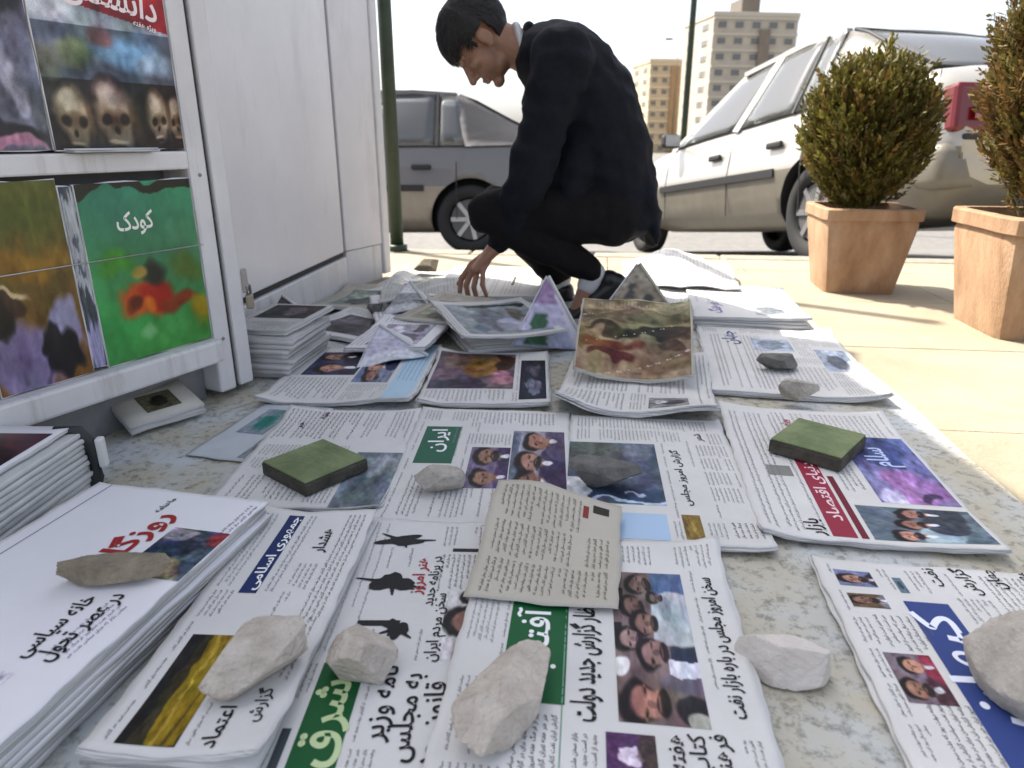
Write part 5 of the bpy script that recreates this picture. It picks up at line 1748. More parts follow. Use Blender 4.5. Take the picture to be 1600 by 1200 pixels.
def sedan(label, paint_m, lower_m, glass, M_):
    t = empty('car', label=label, cat='car')
    ST = [-0.93, -0.84, -0.55, 0.0, 0.8, 1.6, 2.1, 2.6, 3.05, 3.32, 3.44]
    ZB = [0.40, 0.30, 0.24, 0.20, 0.19, 0.19, 0.19, 0.20, 0.24, 0.32, 0.42]
    ZT = [0.80, 0.89, 0.93, 0.935, 0.92, 0.905, 0.885, 0.83, 0.765, 0.70, 0.60]
    ZC = [0.84, 0.95, 1.00, 0.99, 0.97, 0.95, 0.945, 0.895, 0.83, 0.755, 0.65]
    HW = [0.70, 0.785, 0.835, 0.855, 0.86, 0.86, 0.855, 0.84, 0.81, 0.745, 0.64]
    V, F, Mi = [], [], []
    ys_ = np.linspace(ST[0], ST[-1], 70)
    prof = None
    for y in ys_:
        zb, zt, zc, w = (float(hermite(ST, A, y)) for A in (ZB, ZT, ZC, HW))
        half = [(0, zb), (0.75 * w, zb), (0.90 * w, zb + 0.035), (0.955 * w, zb + 0.12), (0.98 * w, zb + 0.22), (0.995 * w, 0.52), (1.0 * w, 0.575), (0.993 * w, 0.62), (0.978 * w, 0.70 if zt > 0.76 else zt - 0.06),
                (0.955 * w, zt - 0.05), (0.925 * w, zt), (0.86 * w, zt + (zc - zt) * 0.35), (0.6 * w, zc - (zc - zt) * 0.25), (0.3 * w, zc - (zc - zt) * 0.05), (0, zc)]
        ring = half + [(-x, z) for x, z in half[-2:0:-1]]
        prof = len(ring)
        V += [(x, y, z) for x, z in ring]
    for i in range(len(ys_) - 1):
        for k in range(prof):
            k2 = (k + 1) % prof
            F.append((i * prof + k, (i + 1) * prof + k, (i + 1) * prof + k2, i * prof + k2))
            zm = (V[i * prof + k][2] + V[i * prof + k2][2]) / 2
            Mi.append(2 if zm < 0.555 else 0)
    F.append(tuple(range(prof)))
    F.append(tuple(range((len(ys_) - 1) * prof, len(ys_) * prof))[::-1])
    Mi += [0, 0]
    dark = mat('car_dark_plastic', (0.015, 0.015, 0.016), 0.6)
    body = mesh('body', V, F, None, t, True, [paint_m, dark, lower_m], Mi)
    # wheel arches
    bm = bmesh.new()
    for y in (0.0, 2.72):
        for s_ in (-1, 1):
            r_ = bmesh.ops.create_cone(bm, cap_ends=True, segments=40, radius1=0.345, radius2=0.345, depth=0.5,
                                       matrix=Matrix.Translation((s_ * 0.80, y, 0.30)) @ Matrix.Rotation(math.pi / 2, 4, 'Y'))
    cut = from_bm('arch_cutter', bm, paint_m)
    cut.data.materials.append(dark); cut.data.materials.append(lower_m)
    cut.data.polygons.foreach_set('material_index', np.ones(len(cut.data.polygons), dtype=np.int32))
    md = body.modifiers.new('arches', 'BOOLEAN'); md.object = cut; md.operation = 'DIFFERENCE'; md.solver = 'EXACT'
    bpy.context.view_layer.update()
    new = bpy.data.meshes.new_from_object(body.evaluated_get(bpy.context.evaluated_depsgraph_get()))
    body.modifiers.clear(); body.data = new
    bpy.data.objects.remove(cut)
    # roof and pillars
    At, Ct = (0.575, 1.26, 1.345), (0.565, 0.10, 1.350)

    def roof_fn(s_, t_):
        y = At[1] + (Ct[1] - At[1]) * t_
        x = (-1 + 2 * s_) * (0.60 - 0.03 * abs(2 * t_ - 1))
        z = 1.345 + 0.05 * math.sin(math.pi * t_) + 0.035 * (1 - (2 * s_ - 1) ** 2)
        return (x, y, z)
    grid_surface('roof', roof_fn, 18, 18, paint_m, t, 0.02)
    for s_ in (-1, 1):
        bm = bmesh.new()
        beam(bm, (s_ * 0.80, 2.06, 0.885), (s_ * 0.585, 1.25, 1.35), (0, 0.032, 0.012), (0.016, 0, 0.008))
        from_bm('pillar', bm, paint_m, t)
        bm = bmesh.new()
        beam(bm, (s_ * 0.822, 0.98, 0.90), (s_ * 0.612, 0.78, 1.365), (0, 0.040, 0.006), (0.014, 0, 0.006))
        from_bm('pillar', bm, paint_m, t)
        bm = bmesh.new()
        # broad rear pillar: smooth curve from the roof down to the boot
        top = [(0.602, 0.13, 1.364), (0.598, 0.06, 1.345), (0.600, -0.06, 1.300), (0.612, -0.22, 1.222), (0.635, -0.38, 1.130), (0.665, -0.54, 1.045), (0.70, -0.70, 0.985)]
        low = [(0.828, 0.05, 0.905), (0.826, 0.0, 0.907), (0.824, -0.12, 0.912), (0.82, -0.26, 0.916), (0.815, -0.42, 0.92), (0.805, -0.58, 0.92), (0.79, -0.74, 0.91)]
        rows = []
        for k in range(7):
            x0_, y0_, z0_ = low[k]; x1_, y1_, z1_ = top[k]
            rows.append([bm.verts.new((s_ * (x0_ + (x1_ - x0_) * q_ + 0.012 * math.sin(math.pi * q_)), y0_ + (y1_ - y0_) * q_, z0_ + (z1_ - z0_) * q_)) for q_ in np.linspace(0, 1, 8)])
        for r0_, r1_ in zip(rows[:-1], rows[1:]):
            for k in range(7):
                bm.faces.new((r0_[k], r0_[k + 1], r1_[k + 1], r1_[k]))
        bmesh.ops.solidify(bm, geom=bm.faces[:], thickness=0.02)
        from_bm('pillar', bm, paint_m, t, True)
        bm = bmesh.new()
        beam(bm, (s_ * 0.605, 1.27, 1.35), (s_ * 0.60, 0.5, 1.385), (0.02, 0, 0), (0, 0, 0.016))
        beam(bm, (s_ * 0.60, 0.5, 1.385), (s_ * 0.595, 0.12, 1.362), (0.02, 0, 0), (0, 0, 0.016))
        from_bm('roof_rail', bm, paint_m, t)
        # side glass and quarter light
        grid_surface('door_window', quad_fn((s_ * 0.808, 1.98, 0.90), (s_ * 0.818, 1.00, 0.91), (s_ * 0.612, 0.80, 1.36), (s_ * 0.592, 1.27, 1.345), (s_ * 0.02, 0, 0)), 6, 6, glass, t)
        grid_surface('door_window', quad_fn((s_ * 0.818, 0.96, 0.91), (s_ * 0.822, 0.30, 0.915), (s_ * 0.612, 0.30, 1.372), (s_ * 0.612, 0.77, 1.365), (s_ * 0.02, 0, 0)), 6, 6, glass, t)
        grid_surface('quarter_window', quad_fn((s_ * 0.822, 0.27, 0.915), (s_ * 0.826, 0.05, 0.915), (s_ * 0.612, 0.11, 1.366), (s_ * 0.612, 0.27, 1.372), (s_ * 0.015, 0, 0)), 4, 4, glass, t)
        bm = bmesh.new()
        beam(bm, (s_ * 0.826, 0.285, 0.91), (s_ * 0.616, 0.285, 1.37), (0, 0.012, 0), (0.008, 0, 0))
        from_bm('window_divider', bm, dark, t)
        # waist trim, body side trim, door handles, seams, mirror
        tube('waist_seal', [(s_ * (0.925 * float(hermite(ST, HW, y)) + 0.006), y, float(hermite(ST, ZT, y)) + 0.002) for y in np.linspace(0.0, 2.0, 12)], 0.009, dark, t, 6)
        bm = bmesh.new()
        yy = np.linspace(0.40, 2.22, 12)
        for a_, b_ in zip(yy[:-1], yy[1:]):
            beam(bm, (s_ * (float(hermite(ST, HW, a_)) + 0.002), a_, 0.56), (s_ * (float(hermite(ST, HW, b_)) + 0.002), b_, 0.56), (0.010, 0, 0), (0, 0, 0.026))
        from_bm('side_trim', bm, dark, t)
        for y in (0.42, 1.22):
            h_ = box('door_handle', (s_ * 0.857, y, 0.735), (0.03, 0.17, 0.042), dark, t, 0, 0.012)
        for y, ztop in ((0.12, 0.92), (1.02, 0.91), (2.12, 0.88)):
            bm = bmesh.new()
            zz_ = [0.30, 0.45, 0.575, 0.70, ztop - 0.03]
            xf = [0.985, 0.995, 1.0, 0.978, 0.945]
            w = float(hermite(ST, HW, y))
            for i in range(4):
                beam(bm, (s_ * (w * xf[i] + 0.0015), y, zz_[i]), (s_ * (w * xf[i + 1] + 0.0015), y, zz_[i + 1]), (0, 0.004, 0), (0.002, 0, 0))
            from_bm('door_seam', bm, dark, t)
        mr = box('side_mirror', (s_ * 0.905, 1.93, 0.945), (0.16, 0.09, 0.115), dark, t, 0, 0.03)
        mesh('mirror_glass', [(s_ * x, 1.883, z) for x, z in ((0.84, 0.90), (0.97, 0.90), (0.97, 0.99), (0.84, 0.99))], [(0, 1, 2, 3)], mat('mirror', (0.8, 0.8, 0.8), 0.03, metal=1.0), mr)
        # lamps
        V_ = []
        tl = empty('taillight'); tl.parent = t
        red = mat('red_lens', (0.13, 0.003, 0.006), 0.25, coat=0.3)
        bm = bmesh.new()
        bm_box(bm, (0, 0, 0), (0.30, 0.12, 0.225), 0, 0.022)
        for v in bm.verts:
            x = v.co.x
            v.co = Vector((s_ * (0.60 + x * 1.0), -0.895 + v.co.y + 0.35 * max(0, x + 0.02) ** 1.3, 0.752 + v.co.z - 0.06 * (v.co.y)))
        from_bm('red_lens', bm, red, tl, False)
        bm = bmesh.new()
        bm_box(bm, (s_ * 0.585, -0.958, 0.725), (0.17, 0.012, 0.06), 0, 0.004)
        from_bm('reverse_lens', bm, mat('pink_clear_lens', (0.30, 0.09, 0.09), 0.15, coat=0.5), tl)
        box('headlight', (s_ * 0.55, 3.36, 0.62), (0.30, 0.12, 0.14), mat('clear_lens', (0.6, 0.62, 0.65), 0.1, coat=0.5), t, -s_ * 0.25, 0.03)
    grid_surface('windscreen', quad_fn((-0.78, 2.10, 0.90), (0.78, 2.10, 0.90), (0.575, 1.27, 1.345), (-0.575, 1.27, 1.345), (0, 0.05, 0.02)), 10, 8, glass, t)
    grid_surface('rear_window', quad_fn((-0.66, -0.66, 0.992), (0.66, -0.66, 0.992), (0.575, 0.08, 1.36), (-0.575, 0.08, 1.36), (0, -0.03, 0.045)), 10, 8, glass, t)
    tube('window_surround', [(-0.665, -0.67, 0.992), (0.665, -0.67, 0.992), (0.625, -0.34, 1.155), (0.59, -0.05, 1.31), (0.58, 0.09, 1.365), (-0.58, 0.09, 1.365), (-0.59, -0.05, 1.31), (-0.625, -0.34, 1.155), (-0.665, -0.67, 0.992)], 0.012, dark, t, 6)
    # bumpers
    for nm, y, w, zc_, m_ in (('rear_bumper', -0.90, 1.60, 0.485, lower_m), ('front_bumper', 3.38, 1.50, 0.47, lower_m)):
        bm = bmesh.new()
        bm_box(bm, (0, 0, 0), (w, 0.20, 0.22), 0, 0.05)
        for v in bm.verts:
            v.co.y += (0.10 if y < 0 else -0.10) * (abs(v.co.x) / (w / 2)) ** 4
            v.co += Vector((0, y, zc_))
        from_bm(nm, bm, m_, t, True)
    box('bumper_gap', (0, -0.925, 0.618), (1.40, 0.03, 0.028), dark, t, 0, 0.008)
    box('boot_seam', (0, -0.905, 0.86), (1.1, 0.05, 0.006), dark, t, 0, 0.0)
    box('number_plate', (0, -0.972, 0.72), (0.50, 0.01, 0.11), mat('plate_white', (0.6, 0.6, 0.6), 0.5), t, 0, 0.003)
    # interior
    fab = mat('car_seat_fabric', (0.06, 0.06, 0.065), 0.9)
    box('cabin_floor', (0, 0.9, 0.80), (1.50, 2.2, 0.06), fab, t, 0, 0.01)
    for x in (-0.36, 0.36):
        for y in (0.55, 1.25):
            se = box('seat', (x, y, 0.95), (0.46, 0.14, 0.42), fab, t, 0, 0.05)
            box('head_rest', (x, y - 0.02, 1.21), (0.24, 0.09, 0.14), fab, se, 0, 0.04)
    st = empty('steering_wheel'); st.parent = t
    a_ = [(-0.36 + 0.18 * math.cos(k), 1.62 + 0.06 * math.sin(k), 0.98 + 0.17 * math.sin(k)) for k in np.linspace(0, 2 * math.pi, 20)]
    tube('wheel_rim', a_, 0.014, dark, st, 6)
    # wheels
    tyre_m = mat('tyre_rubber', (0.018, 0.018, 0.018), 0.85, bump=0.3, scale=80)
    rim_m = mat('wheel_alloy', (0.45, 0.45, 0.45), 0.35, metal=0.8)
    for y in (0.0, 2.72):
        for s_ in (-1, 1):
            w = empty('wheel'); w.parent = t
            w.location = (s_ * 0.735, y, 0.298)
            prof_ = [(-0.09, 0.19), (-0.095, 0.26), (-0.08, 0.29), (-0.03, 0.298), (0.03, 0.298), (0.08, 0.29), (0.095, 0.26), (0.09, 0.19)]
            V, F = [], []
            n = 40
            for k in range(n):
                a = 2 * math.pi * k / n
                for px_, pr in prof_:
                    V.append((px_, pr * math.cos(a), pr * math.sin(a)))
            m_ = len(prof_)
            for k in range(n):
                for j in range(m_):
                    j2 = (j + 1) % m_
                    F.append((k * m_ + j, ((k + 1) % n) * m_ + j, ((k + 1) % n) * m_ + j2, k * m_ + j2))
            mesh('tyre', V, F, tyre_m, w, True)
            bm = bmesh.new()
            bmesh.ops.create_cone(bm, cap_ends=True, segments=32, radius1=0.19, radius2=0.17, depth=0.05, matrix=Matrix.Translation((s_ * 0.045, 0, 0)) @ Matrix.Rotation(s_ * math.pi / 2, 4, 'Y'))
            from_bm('rim', bm, mat('rim_dark', (0.08, 0.08, 0.08), 0.5), w)
            bm = bmesh.new()
            for k in range(7):
                a = 2 * math.pi * k / 7
                beam(bm, (s_ * 0.078, 0.03 * math.cos(a), 0.03 * math.sin(a)), (s_ * 0.074, 0.175 * math.cos(a), 0.175 * math.sin(a)), (0, -0.018 * math.sin(a), 0.018 * math.cos(a)), (0.008, 0, 0))
            bmesh.ops.create_cone(bm, cap_ends=True, segments=16, radius1=0.05, radius2=0.04, depth=0.02, matrix=Matrix.Translation((s_ * 0.084, 0, 0)) @ Matrix.Rotation(s_ * math.pi / 2, 4, 'Y'))
            from_bm('wheel_cover', bm, rim_m, w)
    t.matrix_world = M_
    return t


GL = glass_mat('car_glass', (0.62, 0.67, 0.65))
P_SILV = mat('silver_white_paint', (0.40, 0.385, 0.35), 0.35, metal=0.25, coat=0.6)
P_SILV_L = mat('silver_paint_dark_ground_reflection', (0.17, 0.155, 0.125), 0.45, metal=0.2, coat=0.2, var=0.1, scale=8)  # darker below the trim, the dark ground's reflection put into the colour
P_GREY = mat('grey_silver_paint', (0.16, 0.155, 0.155), 0.4, metal=0.3, coat=0.6)
P_GREY_L = mat('grey_paint_sunlit_ground_reflection', (0.30, 0.26, 0.21), 0.4, metal=0.3, coat=0.3, var=0.1, scale=8)  # beige below the trim imitates sunlit ground mirrored in the paint


def on_road(x, y, yaw):
    return Matrix.Translation((x, y, road_z(y) + 0.004)) @ Matrix.Rotation(-math.atan(SLOPE), 4, 'X') @ Matrix.Rotation(yaw, 4, 'Z')


sedan('silver white sedan with red taillight parked nose down beside the pots', P_SILV, P_SILV_L, GL, on_road(2.64, 4.50, R(12)))
sedan('grey silver sedan parked crosswise behind the green post', P_GREY, P_GREY_L, GL, on_road(-0.36, 7.02, R(90)))


# ------------------------------------------------------------------ squatting person
def ellipsoid_vf(c, axes, radii, nu=20, nv=12):
    c = Vector(c)
    V, F = [], []
    for i in range(1, nv):
        ph = math.pi * i / nv
        for j in range(nu):
            a = 2 * math.pi * j / nu
            V.append(c + axes[0] * (radii[0] * math.sin(ph) * math.cos(a)) + axes[1] * (radii[1] * math.sin(ph) * math.sin(a)) + axes[2] * (radii[2] * math.cos(ph)))
    for i in range(nv - 2):
        for j in range(nu):
            j2 = (j + 1) % nu
            F.append((i * nu + j, i * nu + j2, (i + 1) * nu + j2, (i + 1) * nu + j))
    t0 = len(V)
    V += [c + axes[2] * radii[2], c - axes[2] * radii[2]]
    for j in range(nu):
        j2 = (j + 1) % nu
        F.append((t0, j2, j))
        F.append((t0 + 1, (nv - 2) * nu + j, (nv - 2) * nu + j2))
    return V, F


class Blob:
    def __init__(s):
        s.V, s.F = [], []

    def raw(s, V, F):
        o = len(s.V)
        s.V += [Vector(v) for v in V]
        s.F += [tuple(i + o for i in f) for f in F]

    def ell(s, c, radii, axes=None):
        axes = axes or (Vector((1, 0, 0)), Vector((0, 1, 0)), Vector((0, 0, 1)))
        s.raw(*ellipsoid_vf(c, axes, radii))

    def chain(s, pts, lat=Vector((0, 1, 0))):
        """pts: (position, radius in plane, radius sideways); smooth tapered limb"""
        P = [Vector(p[0]) for p in pts]
        ra = [p[1] for p in pts]
        rb = [p[2] if len(p) > 2 else p[1] for p in pts]
        n = 18
        V, F, k = [], [], 0
        m_ = 8
        samp = []
        for i in range(len(P) - 1):
            for q in range(m_):
                t = q / m_
                samp.append((P[i].lerp(P[i + 1], t), ra[i] * (1 - t) + ra[i + 1] * t, rb[i] * (1 - t) + rb[i + 1] * t, P[i + 1] - P[i], t, i))
        samp.append((P[-1], ra[-1], rb[-1], P[-1] - P[-2], 0, len(P) - 1))
        # directions blended at the joints
        for (c, a, b, d, t, i) in samp:
            if 0 < i < len(P) - 1 and t < 0.3:
                d0 = (P[i] - P[i - 1]).normalized()
                d = (d0 * (0.5 - t / 0.6) + d.normalized() * (0.5 + t / 0.6))
            d = d.normalized()
            y = (lat - d * lat.dot(d)).normalized()
            x = y.cross(d)
            for j in range(n):
                an = 2 * math.pi * j / n
                V.append(c + x * math.cos(an) * a + y * math.sin(an) * b)
        L = len(samp)
        for i in range(L - 1):
            for j in range(n):
                j2 = (j + 1) % n
                F.append((i * n + j, i * n + j2, (i + 1) * n + j2, (i + 1) * n + j))
        F.append(tuple(range(n))[::-1])
        F.append(tuple(range((L - 1) * n, L * n)))
        s.raw(V, F)
        for c, a, b in ((P[0], ra[0], rb[0]), (P[-1], ra[-1], rb[-1])):
            s.ell(c, (a, b, a), None)
        for i in range(1, len(P) - 1):
            s.ell(P[i], (ra[i], rb[i], ra[i]), None)

    def build(s, name, m, parent, voxel, smooth=6, wrinkle=0.0, wscale=(14, 14, 14), origin=Vector((0, 0, 0))):
        o = mesh(name, [v - origin for v in s.V], s.F, m)
        md = o.modifiers.new('remesh', 'REMESH'); md.mode = 'VOXEL'; md.voxel_size = voxel; md.use_smooth_shade = True
        sm = o.modifiers.new('smooth', 'SMOOTH'); sm.factor = 0.5; sm.iterations = smooth
        bpy.context.view_layer.update()
        new = bpy.data.meshes.new_from_object(o.evaluated_get(bpy.context.evaluated_depsgraph_get()))
        o.modifiers.clear(); o.data = new
        if wrinkle:
            nn = [v.normal.copy() for v in new.vertices]
            for v, nr in zip(new.vertices, nn):
                q = v.co + origin
                w = noise.noise(Vector((q.x * wscale[0], q.y * wscale[1], q.z * wscale[2])))
                w2 = noise.noise(Vector((q.x * 9 + q.z * 22, q.y * 10, q.z * 9 - q.x * 12)) + Vector((7, 3, 1)))
                v.co += nr * wrinkle * ((1 - abs(w)) * 0.8 + 0.6 * w2 - 0.5)
        new.polygons.foreach_set('use_smooth', np.ones(len(new.polygons), dtype=bool))
        o.data.name = name
        if not new.materials: new.materials.append(m)
        if parent is not None:
            o.parent = parent
        return o


YM = 2.32
ORG = Vector((0.15, YM, 0.0))


def Mp(u, v, dy=0.0):
    return at(u, v, YM) + Vector((0, dy, 0))


SKIN = mat('skin', (0.30, 0.155, 0.095), 0.5, var=0.12, scale=30)
COAT = mat('navy_suit_cloth', (0.0055, 0.007, 0.012), 0.9, var=0.25, scale=60, bump=0.15, bscale=300, spec=0.25)
TROU = mat('dark_trouser_cloth', (0.0055, 0.005, 0.006), 0.9, var=0.25, scale=60, bump=0.15, bscale=300, spec=0.25)
SHOE = mat('black_shoe_leather', (0.012, 0.011, 0.011), 0.35, bump=0.1, scale=60)
SOCK = mat('white_sock', (0.55, 0.55, 0.56), 0.9, bump=0.3, scale=150)
SHIRT = mat('white_shirt', (0.62, 0.62, 0.62), 0.8)
HAIR = mat('black_hair', (0.010, 0.008, 0.007), 0.55, bump=0.6, scale=30, stretch=(9, 9, 1))

# head frame: bowed, face towards lower left
HC = Mp(750, 66, 0.0)
hu = Vector((-0.86, -0.05, 0.50)).normalized()        # chin -> crown
hf = Vector((-0.50, -0.10, -0.86))
hf = (hf - hu * hf.dot(hu)).normalized()              # face forward
hl = hu.cross(hf)                                      # sideways
HS = 1.0


def H(f, l, u):
    return HC + (hf * f + hl * l + hu * u) * HS


hax = (hf, hl, hu)
B = Blob()
B.ell(H(-0.012, 0, 0.032), (0.096, 0.075, 0.086), hax)
B.ell(H(0.034, 0, -0.030), (0.052, 0.058, 0.080), hax)
B.ell(H(0.020, 0, -0.078), (0.050, 0.050, 0.034), hax)
B.ell(H(0.064, 0, -0.103), (0.020, 0.024, 0.017), hax)
B.ell(H(0.074, 0, 0.022), (0.016, 0.048, 0.013), hax)
B.chain([(H(0.082, 0, 0.008), 0.008), (H(0.098, 0, -0.018), 0.009), (H(0.107, 0, -0.036), 0.012)], hl)
B.ell(H(0.092, 0.013, -0.040), (0.010, 0.008, 0.008), hax)
B.ell(H(0.092, -0.013, -0.040), (0.010, 0.008, 0.008), hax)
B.ell(H(0.082, 0, -0.064), (0.013, 0.022, 0.007), hax)
B.ell(H(0.080, 0, -0.076), (0.012, 0.020, 0.007), hax)
for s_ in (-1, 1):
    B.ell(H(0.058, s_ * 0.040, -0.018), (0.024, 0.018, 0.020), hax)       # cheek
    B.ell(H(-0.008, s_ * 0.076, -0.004), (0.021, 0.009, 0.032), hax)      # ear
    B.ell(H(-0.002, s_ * 0.074, -0.030), (0.012, 0.007, 0.012), hax)
# neck and trunk
neck0, neck1 = H(-0.035, 0, -0.055), Mp(842, 92)
B.chain([(H(-0.02, 0, -0.02), 0.058, 0.055), (neck0, 0.055, 0.055), (neck1, 0.062, 0.065)])
SP = [(Mp(868, 98), 0.085, 0.15), (Mp(915, 155), 0.12, 0.165), (Mp(950, 235), 0.115, 0.145), (Mp(968, 310), 0.115, 0.155)]
B.chain(SP)
# arms
LS, LE, LW = Mp(872, 105, -0.175), Mp(822, 282, -0.20), Mp(778, 376, -0.09)
RS, RE, RW = Mp(872, 105, 0.175), Mp(835, 270, 0.22), Mp(800, 322, 0.10)
B.chain([(LS, 0.052), (LE, 0.042), (LW, 0.028, 0.030)])
B.chain([(RS, 0.052), (RE, 0.042), (RW, 0.030, 0.030)])
# legs
LH, LK, LA = Mp(955, 325, -0.095), Mp(768, 326, -0.12), Mp(922, 418, -0.10)
RH, RK, RA = Mp(955, 325, 0.095), Mp(778, 330, 0.15), Mp(880, 448, 0.14)
B.chain([(LH, 0.085), (LK, 0.055), (LK.lerp(LA, 0.3), 0.052), (LA, 0.033)])
B.chain([(RH, 0.085), (RK, 0.055), (RK.lerp(RA, 0.3), 0.052), (RA, 0.033)])


def hand(B, W, tips, palm_r=0.030):
    """W wrist; tips: list of (knuckle, middle joint, tip, radius)"""
    kn = sum((Vector(t[0]) for t in tips[1:]), Vector()) / 4
    B.chain([(W, 0.026, 0.030), (W.lerp(kn, 0.5), 0.020, 0.038), (kn, 0.014, 0.040)])
    for k, (a, b, c, r_) in enumerate(tips):
        a, b, c = Vector(a), Vector(b), Vector(c)
        b, c, r_ = a.lerp(b, 0.86), a + (c - a) * 0.86, r_ * 1.12
        B.chain([(W.lerp(Vector(a), 0.55) if k else W.lerp(Vector(a), 0.2), r_ * 1.1), (a, r_ * 1.05), (b, r_), (c, r_ * 0.8)])


HY = -0.09
hand(B, LW, [
    (Mp(752, 402, HY + 0.045), Mp(730, 424, HY + 0.062), Mp(712, 446, HY + 0.058), 0.0095),      # thumb on the far side
    (Mp(738, 408, HY + 0.030), Mp(720, 434, HY + 0.034), Mp(717, 462, HY + 0.036), 0.0088),
    (Mp(741, 413, HY + 0.010), Mp(729, 442, HY + 0.010), Mp(734, 470, HY + 0.014), 0.0090),
    (Mp(748, 415, HY - 0.012), Mp(742, 443, HY - 0.016), Mp(748, 466, HY - 0.012), 0.0086),
    (Mp(757, 413, HY - 0.031), Mp(756, 437, HY - 0.038), Mp(763, 455, HY - 0.036), 0.0078)])
HY2 = 0.10
hand(B, RW, [
    (Mp(792, 330, HY2 - 0.035), Mp(780, 340, HY2 - 0.04), Mp(772, 348, HY2 - 0.035), 0.0095),
    (Mp(775, 332, HY2 - 0.02), Mp(762, 342, HY2 - 0.01), Mp(757, 354, HY2 - 0.01), 0.0088),
    (Mp(774, 334, HY2 + 0.0), Mp(760, 344, HY2 + 0.01), Mp(755, 356, HY2 + 0.012), 0.0090),
    (Mp(776, 336, HY2 + 0.02), Mp(763, 346, HY2 + 0.03), Mp(758, 357, HY2 + 0.032), 0.0086),
    (Mp(780, 338, HY2 + 0.035), Mp(769, 347, HY2 + 0.045), Mp(764, 356, HY2 + 0.046), 0.0078)])
# bare feet inside the shoes
LB, LT, LHe = Mp(893, 480, -0.10), Mp(868, 489, -0.10), Mp(958, 432, -0.10)
RB, RT, RHe = Mp(838, 474, 0.14), Mp(812, 478, 0.14), Mp(890, 476, 0.14)
B.chain([(LA, 0.030), (LA.lerp(LB, 0.5), 0.026, 0.030), (LB, 0.018, 0.034)])
B.chain([(RA, 0.030), (RA.lerp(RB, 0.6), 0.022, 0.030), (RB, 0.016, 0.034)])
person = B.build('person', SKIN, None, 0.0042, 4, 0, origin=ORG)
person.location = ORG
tag(person, 'person in a dark navy suit squatting with head bowed, reaching down to the newspapers', 'person')


def cloth(name, blob, m, voxel, smooth, wrinkle, wscale=(14, 14, 14)):
    return blob.build(name, m, person, voxel, smooth, wrinkle, wscale, ORG)


# suit jacket
J = Blob()
J.chain([(Mp(850, 88), 0.088, 0.150), (Mp(880, 105), 0.128, 0.190), (Mp(918, 165), 0.150, 0.195), (Mp(945, 245), 0.145, 0.185), (Mp(962, 318), 0.125, 0.185)])
J.ell(Mp(872, 72), (0.085, 0.17, 0.055))
J.ell(Mp(985, 335), (0.085, 0.175, 0.07))
J.chain([(Mp(1000, 300), 0.055, 0.16), (Mp(1012, 350), 0.030, 0.15), (Mp(1014, 372), 0.016, 0.14)])       # coat tail
J.chain([(LS, 0.088, 0.078), (LS.lerp(LE, 0.5), 0.070, 0.066), (LE, 0.062, 0.060), (LE.lerp(LW, 0.55), 0.054, 0.052), (LE.lerp(LW, 0.88), 0.044, 0.044)])
J.chain([(Mp(905, 235), 0.11, 0.18), (Mp(890, 300), 0.085, 0.185), (Mp(868, 322), 0.055, 0.18)])            # skirt over the lap
J.chain([(RS, 0.088, 0.078), (RS.lerp(RE, 0.5), 0.070, 0.066), (RE, 0.062, 0.060), (RE.lerp(RW, 0.80), 0.046, 0.044)])
J.chain([(Mp(852, 150, -0.02), 0.07, 0.13), (Mp(855, 220, -0.02), 0.08, 0.14), (Mp(862, 285, -0.02), 0.07, 0.13)])                        # hanging front
cloth('suit_jacket', J, COAT, 0.0070, 4, 0.017, (8, 9, 17))
# collar
K = Blob()
K.chain([(Mp(826, 44, 0.0), 0.018, 0.062), (Mp(828, 80, 0.0), 0.020, 0.078), (Mp(822, 120, 0.0), 0.016, 0.06)])
cloth('jacket_collar', K, COAT, 0.005, 3, 0.002)
K = Blob()
K.chain([(Mp(806, 42, 0.0), 0.014, 0.056), (Mp(815, 72, 0.0), 0.018, 0.066), (Mp(815, 112, 0.0), 0.014, 0.052)])
cloth('shirt_collar', K, SHIRT, 0.005, 3, 0.0)
# trousers
T = Blob()
for (h_, k_, a_, s_) in ((LH, LK, LA, -1), (RH, RK, RA, 1)):
    T.chain([(h_, 0.105, 0.10), (h_.lerp(k_, 0.5), 0.088, 0.088), (k_, 0.068, 0.072), (k_.lerp(a_, 0.35), 0.064, 0.066), (k_.lerp(a_, 0.80), 0.050, 0.052), (k_.lerp(a_, 0.93), 0.048, 0.050)])
T.ell(Mp(965, 325), (0.12, 0.17, 0.11))
cloth('trousers', T, TROU, 0.0065, 4, 0.013, (16, 12, 9))
# socks and shoes
for (a_, he, b_, t_) in ((LA, LHe, LB, LT), (RA, RHe, RB, RT)):
    S = Blob()
    k_ = LK if a_ is LA else RK
    S.chain([(a_.lerp(k_, 0.12), 0.037, 0.038), (a_, 0.038, 0.038), (a_.lerp(b_, 0.3), 0.034, 0.034)])
    cloth('sock', S, SOCK, 0.005, 3, 0.0015)
    S = Blob()
    S.chain([(he, 0.030, 0.032), (he.lerp(b_, 0.45), 0.032, 0.034), (b_, 0.024, 0.043), (t_, 0.018, 0.036)])
    S.ell(he.lerp(a_, 0.35), (0.034, 0.034, 0.030))
    cloth('shoe', S, SHOE, 0.005, 3, 0.0)
    # sole
    S = Blob()
    dn = Vector((0, 0, -0.012))
    S.chain([(b_ + dn, 0.014, 0.045), (t_ + dn * 0.6, 0.012, 0.037)])
    cloth('shoe_sole', S, mat('shoe_sole_rubber', (0.02, 0.02, 0.02), 0.8), 0.005, 2, 0.0)
# shirt cuff
S = Blob()
q0, q1 = LE.lerp(LW, 0.90), LE.lerp(LW, 0.955)
S.chain([(q0, 0.036, 0.037), (q1, 0.036, 0.037)])
cloth('shirt_cuff', S, COAT, 0.0045, 2, 0.0)

